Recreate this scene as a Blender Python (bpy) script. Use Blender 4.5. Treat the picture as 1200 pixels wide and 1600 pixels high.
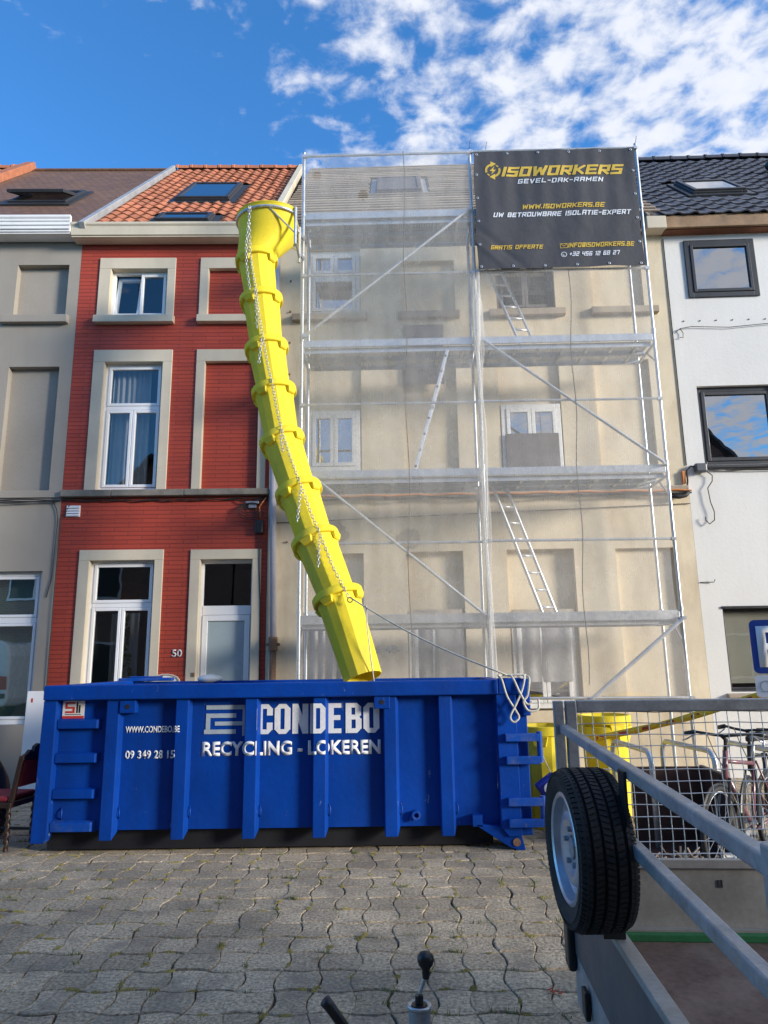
import bpy, bmesh, math, random
from mathutils import Vector, Matrix, Euler
random.seed(7)
PI = math.pi
R = math.radians
SC = bpy.context.scene
COL = SC.collection
for o in list(bpy.data.objects): bpy.data.objects.remove(o)

# ------------------------------------------------------------------ camera
F_PX = 1110.0
cd = bpy.data.cameras.new('camera'); cam = bpy.data.objects.new('camera', cd); COL.objects.link(cam)
cd.sensor_fit = 'VERTICAL'; cd.sensor_height = 24.0; cd.lens = 24.0 * F_PX / 1600.0
cd.clip_start = 0.05; cd.clip_end = 2000
cam.matrix_world = Matrix.Translation((0, 0, 1.68)) @ Matrix.Rotation(R(90 + 11.9), 4, 'X') @ Matrix.Rotation(R(-0.78), 4, 'Z')
SC.camera = cam
SC.render.resolution_x = 768; SC.render.resolution_y = 1024

# ------------------------------------------------------------------ sun, sky, exposure
SUN_EL, SUN_AZ = 13.0, 64.0          # azimuth measured from -Y (behind the camera) towards +X
sdir = Vector((math.sin(R(SUN_AZ)) * math.cos(R(SUN_EL)), -math.cos(R(SUN_AZ)) * math.cos(R(SUN_EL)), math.sin(R(SUN_EL))))
sl = bpy.data.lights.new('sun', 'SUN'); sl.energy = 2.9; sl.angle = R(12); sl.color = (1.0, 0.91, 0.78)
so = bpy.data.objects.new('sun', sl); COL.objects.link(so)
so.rotation_euler = (-sdir).to_track_quat('-Z', 'Y').to_euler(); so.location = (20, -10, 15)
W = bpy.data.worlds.new('World'); SC.world = W; W.use_nodes = True
nt = W.node_tree; nt.nodes.clear(); N = nt.nodes.new; LK = nt.links.new
wo = N('ShaderNodeOutputWorld'); bg = N('ShaderNodeBackground'); LK(bg.outputs[0], wo.inputs[0])
sky = N('ShaderNodeTexSky'); sky.sky_type = 'NISHITA'; sky.sun_disc = False
sky.sun_elevation = R(SUN_EL + 9); sky.sun_rotation = math.atan2(sdir.x, sdir.y); sky.air_density = 1.0; sky.dust_density = 0.4; sky.ozone_density = 3.0
tc = N('ShaderNodeTexCoord'); sep = N('ShaderNodeSeparateXYZ'); LK(tc.outputs['Generated'], sep.inputs[0])
def wm(op, a, b=None, c=None):
    n = N('ShaderNodeMath'); n.operation = op
    for i, v in enumerate((a, b, c)):
        if v is None: continue
        if isinstance(v, (int, float)): n.inputs[i].default_value = v
        else: LK(v, n.inputs[i])
    return n.outputs[0]
zc = wm('MAXIMUM', wm('ADD', sep.outputs[2], 0.06), 0.05)
px_ = wm('DIVIDE', sep.outputs[0], zc); py_ = wm('DIVIDE', sep.outputs[1], zc)
cmb = N('ShaderNodeCombineXYZ'); LK(px_, cmb.inputs[0]); LK(py_, cmb.inputs[1])
def wnoise(scale, detail, rough, off=(0, 0, 0), dist=0.0):
    mp = N('ShaderNodeMapping'); mp.inputs['Location'].default_value = off; LK(cmb.outputs[0], mp.inputs[0])
    n = N('ShaderNodeTexNoise'); n.inputs['Scale'].default_value = scale; n.inputs['Detail'].default_value = detail; n.inputs['Roughness'].default_value = rough; n.inputs['Distortion'].default_value = dist
    LK(mp.outputs[0], n.inputs['Vector']); return n.outputs[0]
n1 = wnoise(14, 7, 0.56, (3.1, 1.7, 0), 0.2); n2 = wnoise(2.6, 3, 0.5, (0.4, 5.2, 0)); n3 = wnoise(26, 5, 0.6, (7, 2, 0))
cov = N('ShaderNodeMapRange'); cov.interpolation_type = 'SMOOTHSTEP'; LK(px_, cov.inputs[0])
cov.inputs[1].default_value = -0.42; cov.inputs[2].default_value = 0.26; cov.inputs[3].default_value = -0.25; cov.inputs[4].default_value = 0.055
cl = wm('ADD', wm('ADD', wm('MULTIPLY', n1, 0.86), wm('MULTIPLY', n2, 0.26)), cov.outputs[0])
mask = N('ShaderNodeMapRange'); mask.interpolation_type = 'SMOOTHSTEP'; LK(cl, mask.inputs[0])
mask.inputs[1].default_value = 0.44; mask.inputs[2].default_value = 0.70; mask.inputs[3].default_value = 0; mask.inputs[4].default_value = 0.93
shade = N('ShaderNodeMapRange'); LK(wm('ADD', wm('MULTIPLY', n3, 0.4), wm('MULTIPLY', n1, 0.6)), shade.inputs[0])
shade.inputs[1].default_value = 0.38; shade.inputs[2].default_value = 0.64; shade.inputs[3].default_value = 0.70; shade.inputs[4].default_value = 1.0
ccol = N('ShaderNodeMix'); ccol.data_type = 'RGBA'; LK(shade.outputs[0], ccol.inputs[0])
ccol.inputs[6].default_value = (2.5, 2.9, 3.7, 1); ccol.inputs[7].default_value = (4.1, 4.2, 4.5, 1)
smul = N('ShaderNodeMix'); smul.data_type = 'RGBA'; smul.blend_type = 'MULTIPLY'; smul.inputs[0].default_value = 1.0
LK(sky.outputs[0], smul.inputs[6]); smul.inputs[7].default_value = (0.42, 0.93, 1.30, 1)
mixc = N('ShaderNodeMix'); mixc.data_type = 'RGBA'; LK(mask.outputs[0], mixc.inputs[0]); LK(smul.outputs[2], mixc.inputs[6]); LK(ccol.outputs[2], mixc.inputs[7])
LK(mixc.outputs[2], bg.inputs[0]); bg.inputs[1].default_value = 0.118
SC.view_settings.view_transform = 'Standard'; SC.view_settings.look = 'None'; SC.view_settings.gamma = 1.0
SC.view_settings.use_curve_mapping = False; SC.view_settings.exposure = 1.0
SC.render.engine = 'CYCLES'
SC.cycles.transparent_max_bounces = 24; SC.cycles.max_bounces = 8

# ------------------------------------------------------------------ helpers
class MB:
    """collects shapes, builds ONE mesh object"""
    def __init__(s): s.v = []; s.f = []; s.mi = []; s.M = Matrix.Identity(4); s.cur = 0
    def add(s, vs, fs):
        b = len(s.v); s.v += [tuple(s.M @ Vector(p)) for p in vs]
        s.f += [tuple(b + i for i in f) for f in fs]; s.mi += [s.cur] * len(fs); return s
    def box(s, x0, x1, y0, y1, z0, z1):
        return s.add([(x0,y0,z0),(x1,y0,z0),(x1,y1,z0),(x0,y1,z0),(x0,y0,z1),(x1,y0,z1),(x1,y1,z1),(x0,y1,z1)],
                     [(0,3,2,1),(4,5,6,7),(0,1,5,4),(1,2,6,5),(2,3,7,6),(3,0,4,7)])
    def quad(s, a, b, c, d): return s.add([a, b, c, d], [(0,1,2,3)])
    def prism(s, poly, a0, a1, axis='y'):
        n = len(poly)
        mk = {'y': lambda p, a: (p[0], a, p[1]), 'x': lambda p, a: (a, p[0], p[1]), 'z': lambda p, a: (p[0], p[1], a)}[axis]
        vs = [mk(p, a0) for p in poly] + [mk(p, a1) for p in poly]
        fs = [tuple(range(n)), tuple(range(2*n-1, n-1, -1))] + [(i, i+n, (i+1)%n+n, (i+1)%n) for i in range(n)]
        return s.add(vs, fs)
    def frame(s, p, q):
        d = (Vector(q) - Vector(p)); L = d.length; d.normalize()
        up = Vector((0,0,1)) if abs(d.z) < .95 else Vector((0,1,0))
        x = d.cross(up).normalized(); y = x.cross(d).normalized(); return d, x, y, L
    def tube(s, p, q, r, n=8, r2=None, caps=True):
        if r2 is None: r2 = r
        d, x, y, L = s.frame(p, q); p = Vector(p); q = Vector(q); vs = []
        for c, rr in ((p, r), (q, r2)):
            for i in range(n):
                a = 2*PI*i/n; vs.append(c + x*math.cos(a)*rr + y*math.sin(a)*rr)
        fs = [(i, (i+1)%n, (i+1)%n+n, i+n) for i in range(n)]
        if caps: fs += [tuple(range(n-1,-1,-1)), tuple(range(n,2*n))]
        return s.add(vs, fs)
    def beam(s, p, q, w, h, up=(0,0,1)):
        """rectangular bar p->q, w across, h along up"""
        p = Vector(p); q = Vector(q); d = (q-p).normalized(); u = Vector(up); x = d.cross(u).normalized(); y = x.cross(d).normalized()
        vs = [c + x*sx*w/2 + y*sy*h/2 for c in (p, q) for sx, sy in ((-1,-1),(1,-1),(1,1),(-1,1))]
        return s.add(vs, [(0,1,2,3),(7,6,5,4),(0,4,5,1),(1,5,6,2),(2,6,7,3),(3,7,4,0)])
    def path(s, pts, r, n=6, closed=False):
        pts = [Vector(p) for p in pts]; m = len(pts); vs = []; px = None
        for i, p in enumerate(pts):
            a = pts[(i-1) % m] if (closed or i > 0) else p; b = pts[(i+1) % m] if (closed or i < m-1) else p
            d = (b-a).normalized()
            if px is None:
                up = Vector((0,0,1)) if abs(d.z) < .9 else Vector((0,1,0)); x = d.cross(up).normalized()
            else: x = (px - d*px.dot(d)).normalized()
            px = x; y = x.cross(d)
            rr = r(i/(m-1)) if callable(r) else r
            for k in range(n):
                an = 2*PI*k/n; vs.append(p + x*math.cos(an)*rr + y*math.sin(an)*rr)
        fs = []
        for i in range(m if closed else m-1):
            j = (i+1) % m
            fs += [(i*n+k, j*n+k, j*n+(k+1)%n, i*n+(k+1)%n) for k in range(n)]
        if not closed: fs += [tuple(range(n)), tuple(range((m-1)*n+n-1, (m-1)*n-1, -1))]
        return s.add(vs, fs)
    def lathe(s, prof, n=24, axis='z', caps=False, ph=0.0):
        vs = []; m = len(prof)
        for r, h in prof:
            for k in range(n):
                a = 2*PI*k/n + ph; c, d = math.cos(a)*r, math.sin(a)*r
                vs.append({'z': (c, d, h), 'x': (h, c, d), 'y': (d, h, c)}[axis])
        fs = [(i*n+k, i*n+(k+1)%n, (i+1)*n+(k+1)%n, (i+1)*n+k) for i in range(m-1) for k in range(n)]
        if caps: fs += [tuple(range(n-1,-1,-1)), tuple(range((m-1)*n, m*n))]
        return s.add(vs, fs)
    def sphere(s, c, r, n=10, m=6, sc=(1,1,1)):
        prof = [(max(1e-4, math.sin(PI*i/m))*r, -math.cos(PI*i/m)*r) for i in range(m+1)]
        old = s.M; s.M = old @ Matrix.Translation(c) @ Matrix.Diagonal((*sc, 1)); s.lathe(prof, n); s.M = old; return s
    def mesh(s, name, mats, smooth=False):
        me = bpy.data.meshes.new(name); me.from_pydata(s.v, [], s.f)
        for m in (mats if isinstance(mats, (list, tuple)) else [mats]): me.materials.append(m)
        if max(s.mi, default=0): me.polygons.foreach_set('material_index', s.mi)
        bm = bmesh.new(); bm.from_mesh(me); bmesh.ops.recalc_face_normals(bm, faces=bm.faces); bm.to_mesh(me); bm.free()
        if smooth:
            me.polygons.foreach_set('use_smooth', [True]*len(me.polygons))
            if smooth is not True: me.set_sharp_from_angle(angle=R(smooth))
        me.update(); return me
    def build(s, name, mats, parent=None, smooth=False, bevel=0, loc=None, rot=None):
        o = bpy.data.objects.new(name, s.mesh(name, mats, smooth)); COL.objects.link(o)
        if parent: o.parent = parent
        if loc: o.location = loc
        if rot: o.rotation_euler = rot
        if bevel:
            b = o.modifiers.new('bevel', 'BEVEL'); b.width = bevel; b.segments = 2; b.limit_method = 'ANGLE'; b.angle_limit = R(40)
        return o
def thing(name, label, cat, loc=(0,0,0), rz=0.0, group=None):
    o = bpy.data.objects.new(name, None); COL.objects.link(o); o.empty_display_size = .2
    o.location = loc; o.rotation_euler = (0,0,rz); return tag(o, label, cat, group)
def tag(o, label=None, cat=None, group=None, kind=None):
    if label: o['label'] = label
    if cat: o['category'] = cat
    if group: o['group'] = group
    if kind: o['kind'] = kind
    return o
def inst(name, me, parent, loc=(0,0,0), rot=(0,0,0), scale=None):
    o = bpy.data.objects.new(name, me); COL.objects.link(o); o.parent = parent; o.location = loc; o.rotation_euler = rot
    if scale: o.scale = scale
    return o

# ------------------------------------------------------------------ materials
def pm(name, col, rough=.6, var=.12, scale=3.0, fine=.08, fscale=60, bump=.15, bscale=80, bdist=.004, metal=0.0, spec=.5, dark=None, dscale=1.2, damt=.0, streak=False, rnd=0.0, coat=0.0, trans=0.0, world=False, chip=None):
    m = bpy.data.materials.new(name); m.use_nodes = True; t = m.node_tree; b = t.nodes['Principled BSDF']
    n = t.nodes.new; l = t.links.new
    tcn = n('ShaderNodeTexCoord')
    if world:
        ge = n('ShaderNodeNewGeometry')
    def noise(sc, det=4, ro=.55, vec=None):
        x = n('ShaderNodeTexNoise'); x.inputs['Scale'].default_value = sc; x.inputs['Detail'].default_value = det; x.inputs['Roughness'].default_value = ro
        l(vec or (ge.outputs['Position'] if world else tcn.outputs['Object']), x.inputs['Vector']); return x.outputs[0]
    def rng(x, a, b_, c, d):
        q = n('ShaderNodeMapRange'); l(x, q.inputs[0])
        for i, v in enumerate((a, b_, c, d)): q.inputs[i+1].default_value = v
        return q.outputs[0]
    def mul(a, bb):
        q = n('ShaderNodeMath'); q.operation = 'MULTIPLY'; l(a, q.inputs[0])
        if isinstance(bb, float): q.inputs[1].default_value = bb
        else: l(bb, q.inputs[1])
        return q.outputs[0]
    f = rng(noise(scale), .3, .7, 1-var, 1+var)
    if fine: f = mul(f, rng(noise(fscale, 3, .7), .3, .7, 1-fine, 1+fine))
    if rnd:
        oi = n('ShaderNodeObjectInfo'); f = mul(f, rng(oi.outputs['Random'], 0, 1, 1-rnd, 1+rnd))
    hs = n('ShaderNodeMix'); hs.data_type = 'RGBA'; hs.blend_type = 'MULTIPLY'; hs.inputs[0].default_value = 1
    hs.inputs[6].default_value = (*col, 1); l(f, hs.inputs[7]); out = hs.outputs[2]
    if damt and dark:
        vec = None
        if streak:
            mp = n('ShaderNodeMapping'); mp.inputs['Scale'].default_value = (1, 1, .12 if streak is True else streak); l(tcn.outputs['Object'], mp.inputs[0]); vec = mp.outputs[0]
        k = rng(noise(dscale, 6, .62, vec), .48, .72, 0, damt)
        q = n('ShaderNodeMix'); q.data_type = 'RGBA'; l(k, q.inputs[0]); l(out, q.inputs[6]); q.inputs[7].default_value = (*dark, 1); out = q.outputs[2]
    if chip:
        mp = n('ShaderNodeMapping'); mp.inputs['Scale'].default_value = (1, 1, .35); mp.inputs['Rotation'].default_value = (0, .5, 0); l(tcn.outputs['Object'], mp.inputs[0])
        k = mul(rng(noise(chip[1], 5, .7, mp.outputs[0]), chip[2], chip[2]+.03, 0, 1), rng(noise(1.7, 3), .40, .60, 0.0, 1.0))
        q = n('ShaderNodeMix'); q.data_type = 'RGBA'; l(mul(k, .75), q.inputs[0]); l(out, q.inputs[6]); q.inputs[7].default_value = (*chip[0], 1); out = q.outputs[2]
    l(out, b.inputs['Base Color'])
    l(rng(noise(scale*2.3), .3, .7, max(.03, rough-.09), min(1, rough+.09)), b.inputs['Roughness'])
    b.inputs['Metallic'].default_value = metal; b.inputs['Specular IOR Level'].default_value = spec
    if coat: b.inputs['Coat Weight'].default_value = coat; b.inputs['Coat Roughness'].default_value = .15
    if bump:
        bn = n('ShaderNodeBump'); bn.inputs['Strength'].default_value = bump; bn.inputs['Distance'].default_value = bdist
        l(noise(bscale, 3, .65), bn.inputs['Height']); l(bn.outputs[0], b.inputs['Normal'])
    m['nodes_out'] = 1
    if trans:
        tr = n('ShaderNodeBsdfTranslucent'); l(out, tr.inputs[0]); mx = n('ShaderNodeMixShader'); mx.inputs[0].default_value = trans
        l(b.outputs[0], mx.inputs[1]); l(tr.outputs[0], mx.inputs[2]); l(mx.outputs[0], t.nodes['Material Output'].inputs[0])
    return m
def glassmat(name, tint=(.8,.85,.85), ior=1.6, rough=.0, wav=.0, base=0.0):
    m = bpy.data.materials.new(name); m.use_nodes = True; t = m.node_tree; t.nodes.remove(t.nodes['Principled BSDF'])
    n = t.nodes.new; l = t.links.new
    tr = n('ShaderNodeBsdfTransparent'); tr.inputs[0].default_value = (*tint, 1); gl = n('ShaderNodeBsdfGlossy'); gl.inputs['Roughness'].default_value = rough
    # Schlick reflectance of a double-glazed pane, the same from both sides
    r0 = min(.9, 2*((ior-1)/(ior+1))**2*.75 + base)
    lw = n('ShaderNodeLayerWeight'); lw.inputs[0].default_value = .5
    pw = n('ShaderNodeMath'); pw.operation = 'POWER'; l(lw.outputs['Facing'], pw.inputs[0]); pw.inputs[1].default_value = 5.0
    ad = n('ShaderNodeMath'); ad.operation = 'MULTIPLY_ADD'; ad.use_clamp = True; l(pw.outputs[0], ad.inputs[0]); ad.inputs[1].default_value = 1-r0; ad.inputs[2].default_value = r0
    mx = n('ShaderNodeMixShader'); l(ad.outputs[0], mx.inputs[0]); l(tr.outputs[0], mx.inputs[1]); l(gl.outputs[0], mx.inputs[2])
    tcn = n('ShaderNodeTexCoord'); ns = n('ShaderNodeTexNoise'); ns.inputs['Scale'].default_value = 1.7; l(tcn.outputs['Object'], ns.inputs['Vector'])
    bn = n('ShaderNodeBump'); bn.inputs['Strength'].default_value = .25; bn.inputs['Distance'].default_value = .02 if not wav else wav; l(ns.outputs[0], bn.inputs['Height']); l(bn.outputs[0], gl.inputs['Normal'])
    l(mx.outputs[0], t.nodes['Material Output'].inputs[0]); return m
def brickmat(name, c1, c2, mortar, bw, bh, mo, bdist=.006):
    m = pm(name, c1, .62, .1, 1.1, .06, 70, .2, 60)
    t = m.node_tree; b = t.nodes['Principled BSDF']; n = t.nodes.new; l = t.links.new
    tcn = n('ShaderNodeTexCoord'); sp = n('ShaderNodeSeparateXYZ'); l(tcn.outputs['Object'], sp.inputs[0])
    cb = n('ShaderNodeCombineXYZ'); l(sp.outputs[0], cb.inputs[0]); l(sp.outputs[2], cb.inputs[1])
    br = n('ShaderNodeTexBrick'); l(cb.outputs[0], br.inputs['Vector']); br.inputs['Scale'].default_value = 1
    br.inputs['Brick Width'].default_value = bw; br.inputs['Row Height'].default_value = bh; br.inputs['Mortar Size'].default_value = mo; br.inputs['Mortar Smooth'].default_value = .25; br.inputs['Bias'].default_value = -.1
    br.inputs['Color1'].default_value = (*c1, 1); br.inputs['Color2'].default_value = (*c2, 1); br.inputs['Mortar'].default_value = (*mortar, 1)
    old = b.inputs['Base Color'].links[0].from_node
    l(br.outputs[0], old.inputs[6])
    bn = n('ShaderNodeBump'); bn.invert = True; bn.inputs['Strength'].default_value = .9; bn.inputs['Distance'].default_value = bdist; l(br.outputs['Fac'], bn.inputs['Height'])
    ob = b.inputs['Normal'].links[0].from_node; l(bn.outputs[0], ob.inputs['Normal'])
    return m
M = {}
M['red'] = brickmat('red_painted_brick', (.41,.055,.027), (.345,.044,.024), (.25,.032,.019), .43, .066, .007)
M['grey'] = pm('grey_render', (.315,.287,.25), .9, .10, .8, .16, 130, .35, 160, .004, dark=(.22,.19,.16), dscale=1.4, damt=.35, streak=True)
M['beige'] = pm('beige_render', (.68,.585,.43), .92, .13, 1.3, .10, 90, .4, 50, .006, dark=(.40,.30,.19), dscale=2.2, damt=.55, streak=.40)
M['white_r'] = pm('white_render', (.74,.725,.69), .9, .05, .7, .04, 60, .4, 18, .006, dark=(.55,.54,.52), dscale=1.3, damt=.35, streak=True)
M['cream'] = pm('cream_paint', (.60,.53,.41), .6, .07, 1.5, .04, 40, .12, 50, dark=(.36,.31,.24), dscale=2, damt=.3, streak=True)
M['bluestone'] = pm('bluestone', (.20,.185,.16), .85, .28, 4, .2, 60, .5, 40, .008, dark=(.10,.09,.08), dscale=3, damt=.5)
M['sillstone'] = pm('sill_stone', (.36,.30,.23), .88, .15, 4, .12, 70, .4, 50)
M['pvc'] = pm('white_pvc', (.80,.81,.83), .35, .03, 2, .0, 10, .0, spec=.5)
M['pvcfilm'] = pm('pvc_with_film', (.74,.74,.73), .45, .06, 9, .10, 40, .1, 30, dark=(.42,.42,.42), dscale=22, damt=.45)
M['anth'] = pm('anthracite_aluminium', (.030,.032,.038), .45, .1, 3, 0, 10, .05, 200)
M['gutter_w'] = pm('white_gutter', (.78,.78,.78), .4, .05, 2, 0, 10, .0, dark=(.5,.49,.46), dscale=2.5, damt=.3)
M['timber'] = pm('weathered_timber', (.30,.19,.11), .8, .25, 3, .2, 50, .4, 60, dark=(.12,.08,.05), dscale=5, damt=.5)
M['timber_d'] = pm('soffit_timber', (.20,.075,.035), .8, .2, 3, .15, 40, .3, 50)
M['tile_o'] = pm('orange_clay_tile', (.46,.165,.082), .75, .16, 8, .15, 70, .3, 90, .003, dark=(.24,.09,.05), dscale=7, damt=.55, rnd=.22)
M['tile_b'] = pm('black_glazed_tile', (.040,.042,.055), .40, .2, 8, .1, 60, .2, 70, .003, rnd=.22, spec=.6)
M['shingle'] = brickmat('brown_shingle', (.20,.108,.062), (.155,.082,.05), (.07,.042,.03), .17, .115, .007, .01)
M['felt'] = pm('roof_underlay', (.10,.09,.085), .8, .25, 2, .1, 30, .3, 20, .02)
M['batten'] = pm('pale_batten', (.36,.29,.22), .8, .35, 3, .25, 40, .3, 60, dark=(.16,.12,.10), dscale=3, damt=.6, rnd=.3)
M['lead'] = pm('lead_flashing', (.38,.39,.41), .55, .15, 3, .1, 30, .3, 20, .01, metal=.3)
M['dark'] = pm('interior_dark', (.10,.095,.09), .9, .2, 1, 0, 10, 0)
M['room'] = pm('room_wall', (.34,.32,.30), .9, .1, 1, 0, 10, 0)
M['curtain'] = pm('sheer_curtain', (.70,.69,.68), .9, .08, 3, .1, 90, .1, 50, trans=.3)
M['glass'] = glassmat('window_glass', (.66,.70,.71), 1.75, base=.03, wav=.006)
M['glass_c'] = glassmat('coated_glass', (.40,.42,.47), 2.0, base=.30, wav=.006)
M['glass_d'] = glassmat('frosted_glass', (.55,.62,.66), 1.6, .25)
M['glass_s'] = glassmat('roof_window_glass', (.35,.38,.42), 2.0, base=.55, wav=.006)
M['frost'] = pm('frosted_panel', (.34,.42,.45), .35, .08, 2, .03, 40, 0, spec=.6)
M['galv'] = pm('galvanised_steel', (.56,.58,.60), .42, .14, 12, .1, 60, .1, 60, metal=.75, dark=(.36,.36,.36), dscale=6, damt=.4)
M['galv_d'] = pm('dull_galvanised_steel', (.36,.39,.43), .5, .2, 8, .15, 60, .12, 50, metal=.7, dark=(.20,.20,.20), dscale=5, damt=.45)
M['alu'] = pm('ladder_aluminium', (.72,.73,.75), .4, .1, 9, .05, 50, 0, metal=.6)
M['yellow'] = pm('yellow_chute_plastic', (.90,.745,.045), .55, .08, 2.5, .05, 30, .16, 9, .012, dark=(.66,.52,.10), dscale=2.6, damt=.55, streak=True, trans=.20, spec=.25, chip=((.60,.55,.25), 14, .66))
M['blue'] = pm('blue_skip_paint', (.002,.045,.29), .50, .16, 1.6, .06, 30, .30, 5, .022, dark=(.006,.028,.15), dscale=2.2, damt=.6, streak=True, spec=.13, chip=((.16,.22,.36), 16, .665))
M['blue_w'] = pm('worn_blue_paint', (.004,.060,.34), .45, .2, 3, .1, 40, .25, 20, .008, dark=(.10,.13,.22), dscale=9, damt=.4, spec=.25, chip=((.25,.20,.17), 20, .64))
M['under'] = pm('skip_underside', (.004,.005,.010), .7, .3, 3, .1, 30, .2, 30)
M['letter'] = pm('white_lettering', (.70,.72,.76), .5, .08, 6, .08, 40, 0)
M['logo_g'] = pm('grey_lettering', (.34,.40,.46), .5, .08, 6, .08, 40, 0)
M['stk_w'] = pm('sticker_white', (.70,.68,.66), .45, .05, 5, 0, 10, 0)
M['stk_r'] = pm('sticker_red', (.50,.04,.03), .45, .08, 5, 0, 10, 0)
M['black'] = pm('black_plastic', (.016,.016,.018), .42, .2, 6, 0, 10, .05, 60)
M['rubber'] = pm('tyre_rubber', (.020,.020,.021), .78, .2, 6, .15, 50, .2, 60, dark=(.045,.042,.04), dscale=8, damt=.3)
M['rimsteel'] = pm('silver_rim', (.52,.55,.62), .38, .1, 6, .08, 40, .05, 50, metal=.7, dark=(.2,.2,.22), dscale=6, damt=.3)
M['banner'] = pm('grey_banner_mesh', (.060,.060,.068), .62, .10, 1.5, .10, 260, .35, 2.2, .05, spec=.35)
M['gold'] = pm('banner_gold', (.62,.42,.055), .55, .05, 5, .06, 120, 0)
M['rope'] = pm('pale_rope', (.55,.53,.47), .9, .2, 20, .2, 200, .4, 200)
M['cable'] = pm('dark_cable', (.025,.024,.024), .6, .2, 6, 0, 10, 0)
M['orange'] = pm('orange_conduit', (.62,.22,.06), .6, .1, 6, 0, 10, 0)
M['pipe'] = pm('lilac_grey_pvc', (.52,.52,.60), .4, .08, 2, .05, 40, .05, 40, dark=(.35,.33,.33), dscale=3, damt=.4, streak=True)
M['rust'] = pm('rusty_iron', (.22,.13,.08), .85, .3, 8, .3, 60, .6, 50)
M['ply'] = pm('trailer_plywood', (.145,.095,.075), .75, .3, 2.5, .25, 40, .2, 70, dark=(.26,.21,.18), dscale=3.5, damt=.6)
M['alub'] = pm('dull_aluminium_board', (.36,.355,.34), .55, .12, 2.5, .1, 50, .12, 40, metal=.35, dark=(.16,.15,.13), dscale=4, damt=.5)
M['alubd'] = pm('grey_front_board', (.10,.105,.12), .5, .08, 2, .06, 40, .08, 40, metal=.3)
M['green'] = pm('green_paint', (.02,.16,.06), .5, .2, 6, .1, 40, .1, 40)
M['wood_d'] = pm('dark_carved_wood', (.030,.014,.009), .45, .3, 6, .15, 50, .2, 60)
M['brownb'] = pm('dark_brown_panel', (.050,.022,.018), .5, .25, 4, .15, 40, .15, 50, dark=(.10,.05,.04), dscale=4, damt=.35)
M['redfab'] = pm('red_upholstery', (.24,.015,.025), .85, .15, 6, .15, 120, .3, 150)
M['pink'] = pm('pink_bike_paint', (.20,.085,.105), .35, .1, 5, 0, 10, 0, coat=.3)
M['tapey'] = pm('yellow_tape', (.88,.55,.02), .5, .15, 8, 0, 10, 0)
M['signblue'] = pm('sign_blue', (.018,.055,.27), .4, .05, 3, 0, 10, 0)
M['signwhite'] = pm('sign_white', (.72,.74,.76), .45, .05, 3, 0, 10, 0)
M['winch'] = pm('winch_blue', (.01,.03,.32), .4, .1, 6, 0, 10, 0)
M['boardgrey'] = pm('dark_grey_sheet', (.12,.11,.115), .7, .12, 4, .08, 50, .1, 40)
M['plastic'] = pm('dust_sheet', (.42,.42,.43), .35, .12, 3, .1, 30, .3, 9, .03, trans=.3)
M['paver'] = pm('concrete_paver', (.42,.338,.232), .9, .18, 1.3, .62, 48, .9, 60, .010, dark=(.19,.16,.125), dscale=3.2, damt=.75, rnd=.20, world=True)
M['sand'] = pm('joint_soil', (.060,.052,.038), .95, .3, 4, .3, 70, .5, 60)
M['weed'] = pm('weed_green', (.17,.20,.035), .8, .35, 3, .2, 40, 0, trans=.25)
M['weedy'] = pm('dry_moss', (.30,.25,.08), .9, .3, 3, .2, 40, 0)
M['leaf'] = pm('red_leaf', (.45,.07,.03), .7, .2, 10, 0, 10, 0)
M['obrick'] = brickmat('opposite_brick', (.27,.13,.09), (.22,.10,.07), (.30,.27,.23), .22, .07, .01)
M['slate'] = pm('opposite_slate', (.05,.052,.06), .5, .2, 4, .1, 30, .2, 20)
M['vanw'] = pm('van_white', (.75,.76,.77), .25, .03, 2, 0, 10, 0, coat=.5)
M['rubble'] = pm('rubble', (.40,.34,.27), .9, .3, 9, .2, 60, .3, 60)

# perforated deck planks: round holes cut through by transparency
def perf():
    m = pm('perforated_steel_deck', (.50,.52,.54), .5, .12, 8, .1, 50, .08, 60, metal=.6)
    t = m.node_tree; n = t.nodes.new; l = t.links.new; b = t.nodes['Principled BSDF']
    tcn = n('ShaderNodeTexCoord'); mp = n('ShaderNodeMapping'); mp.inputs['Scale'].default_value = (26, 26, 26); l(tcn.outputs['Object'], mp.inputs[0])
    fr = n('ShaderNodeVectorMath'); fr.operation = 'FRACTION'; l(mp.outputs[0], fr.inputs[0])
    sb = n('ShaderNodeVectorMath'); sb.operation = 'SUBTRACT'; sb.inputs[1].default_value = (.5,.5,.5); l(fr.outputs[0], sb.inputs[0])
    sp = n('ShaderNodeSeparateXYZ'); l(sb.outputs[0], sp.inputs[0]); cb = n('ShaderNodeCombineXYZ'); l(sp.outputs[0], cb.inputs[0]); l(sp.outputs[1], cb.inputs[1])
    ln = n('ShaderNodeVectorMath'); ln.operation = 'LENGTH'; l(cb.outputs[0], ln.inputs[0])
    lt = n('ShaderNodeMath'); lt.operation = 'LESS_THAN'; lt.inputs[1].default_value = .30; l(ln.outputs['Value'], lt.inputs[0])
    tr = n('ShaderNodeBsdfTransparent'); mx = n('ShaderNodeMixShader'); l(lt.outputs[0], mx.inputs[0]); l(b.outputs[0], mx.inputs[1]); l(tr.outputs[0], mx.inputs[2])
    l(mx.outputs[0], t.nodes['Material Output'].inputs[0]); return m
M['perf'] = perf()
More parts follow.
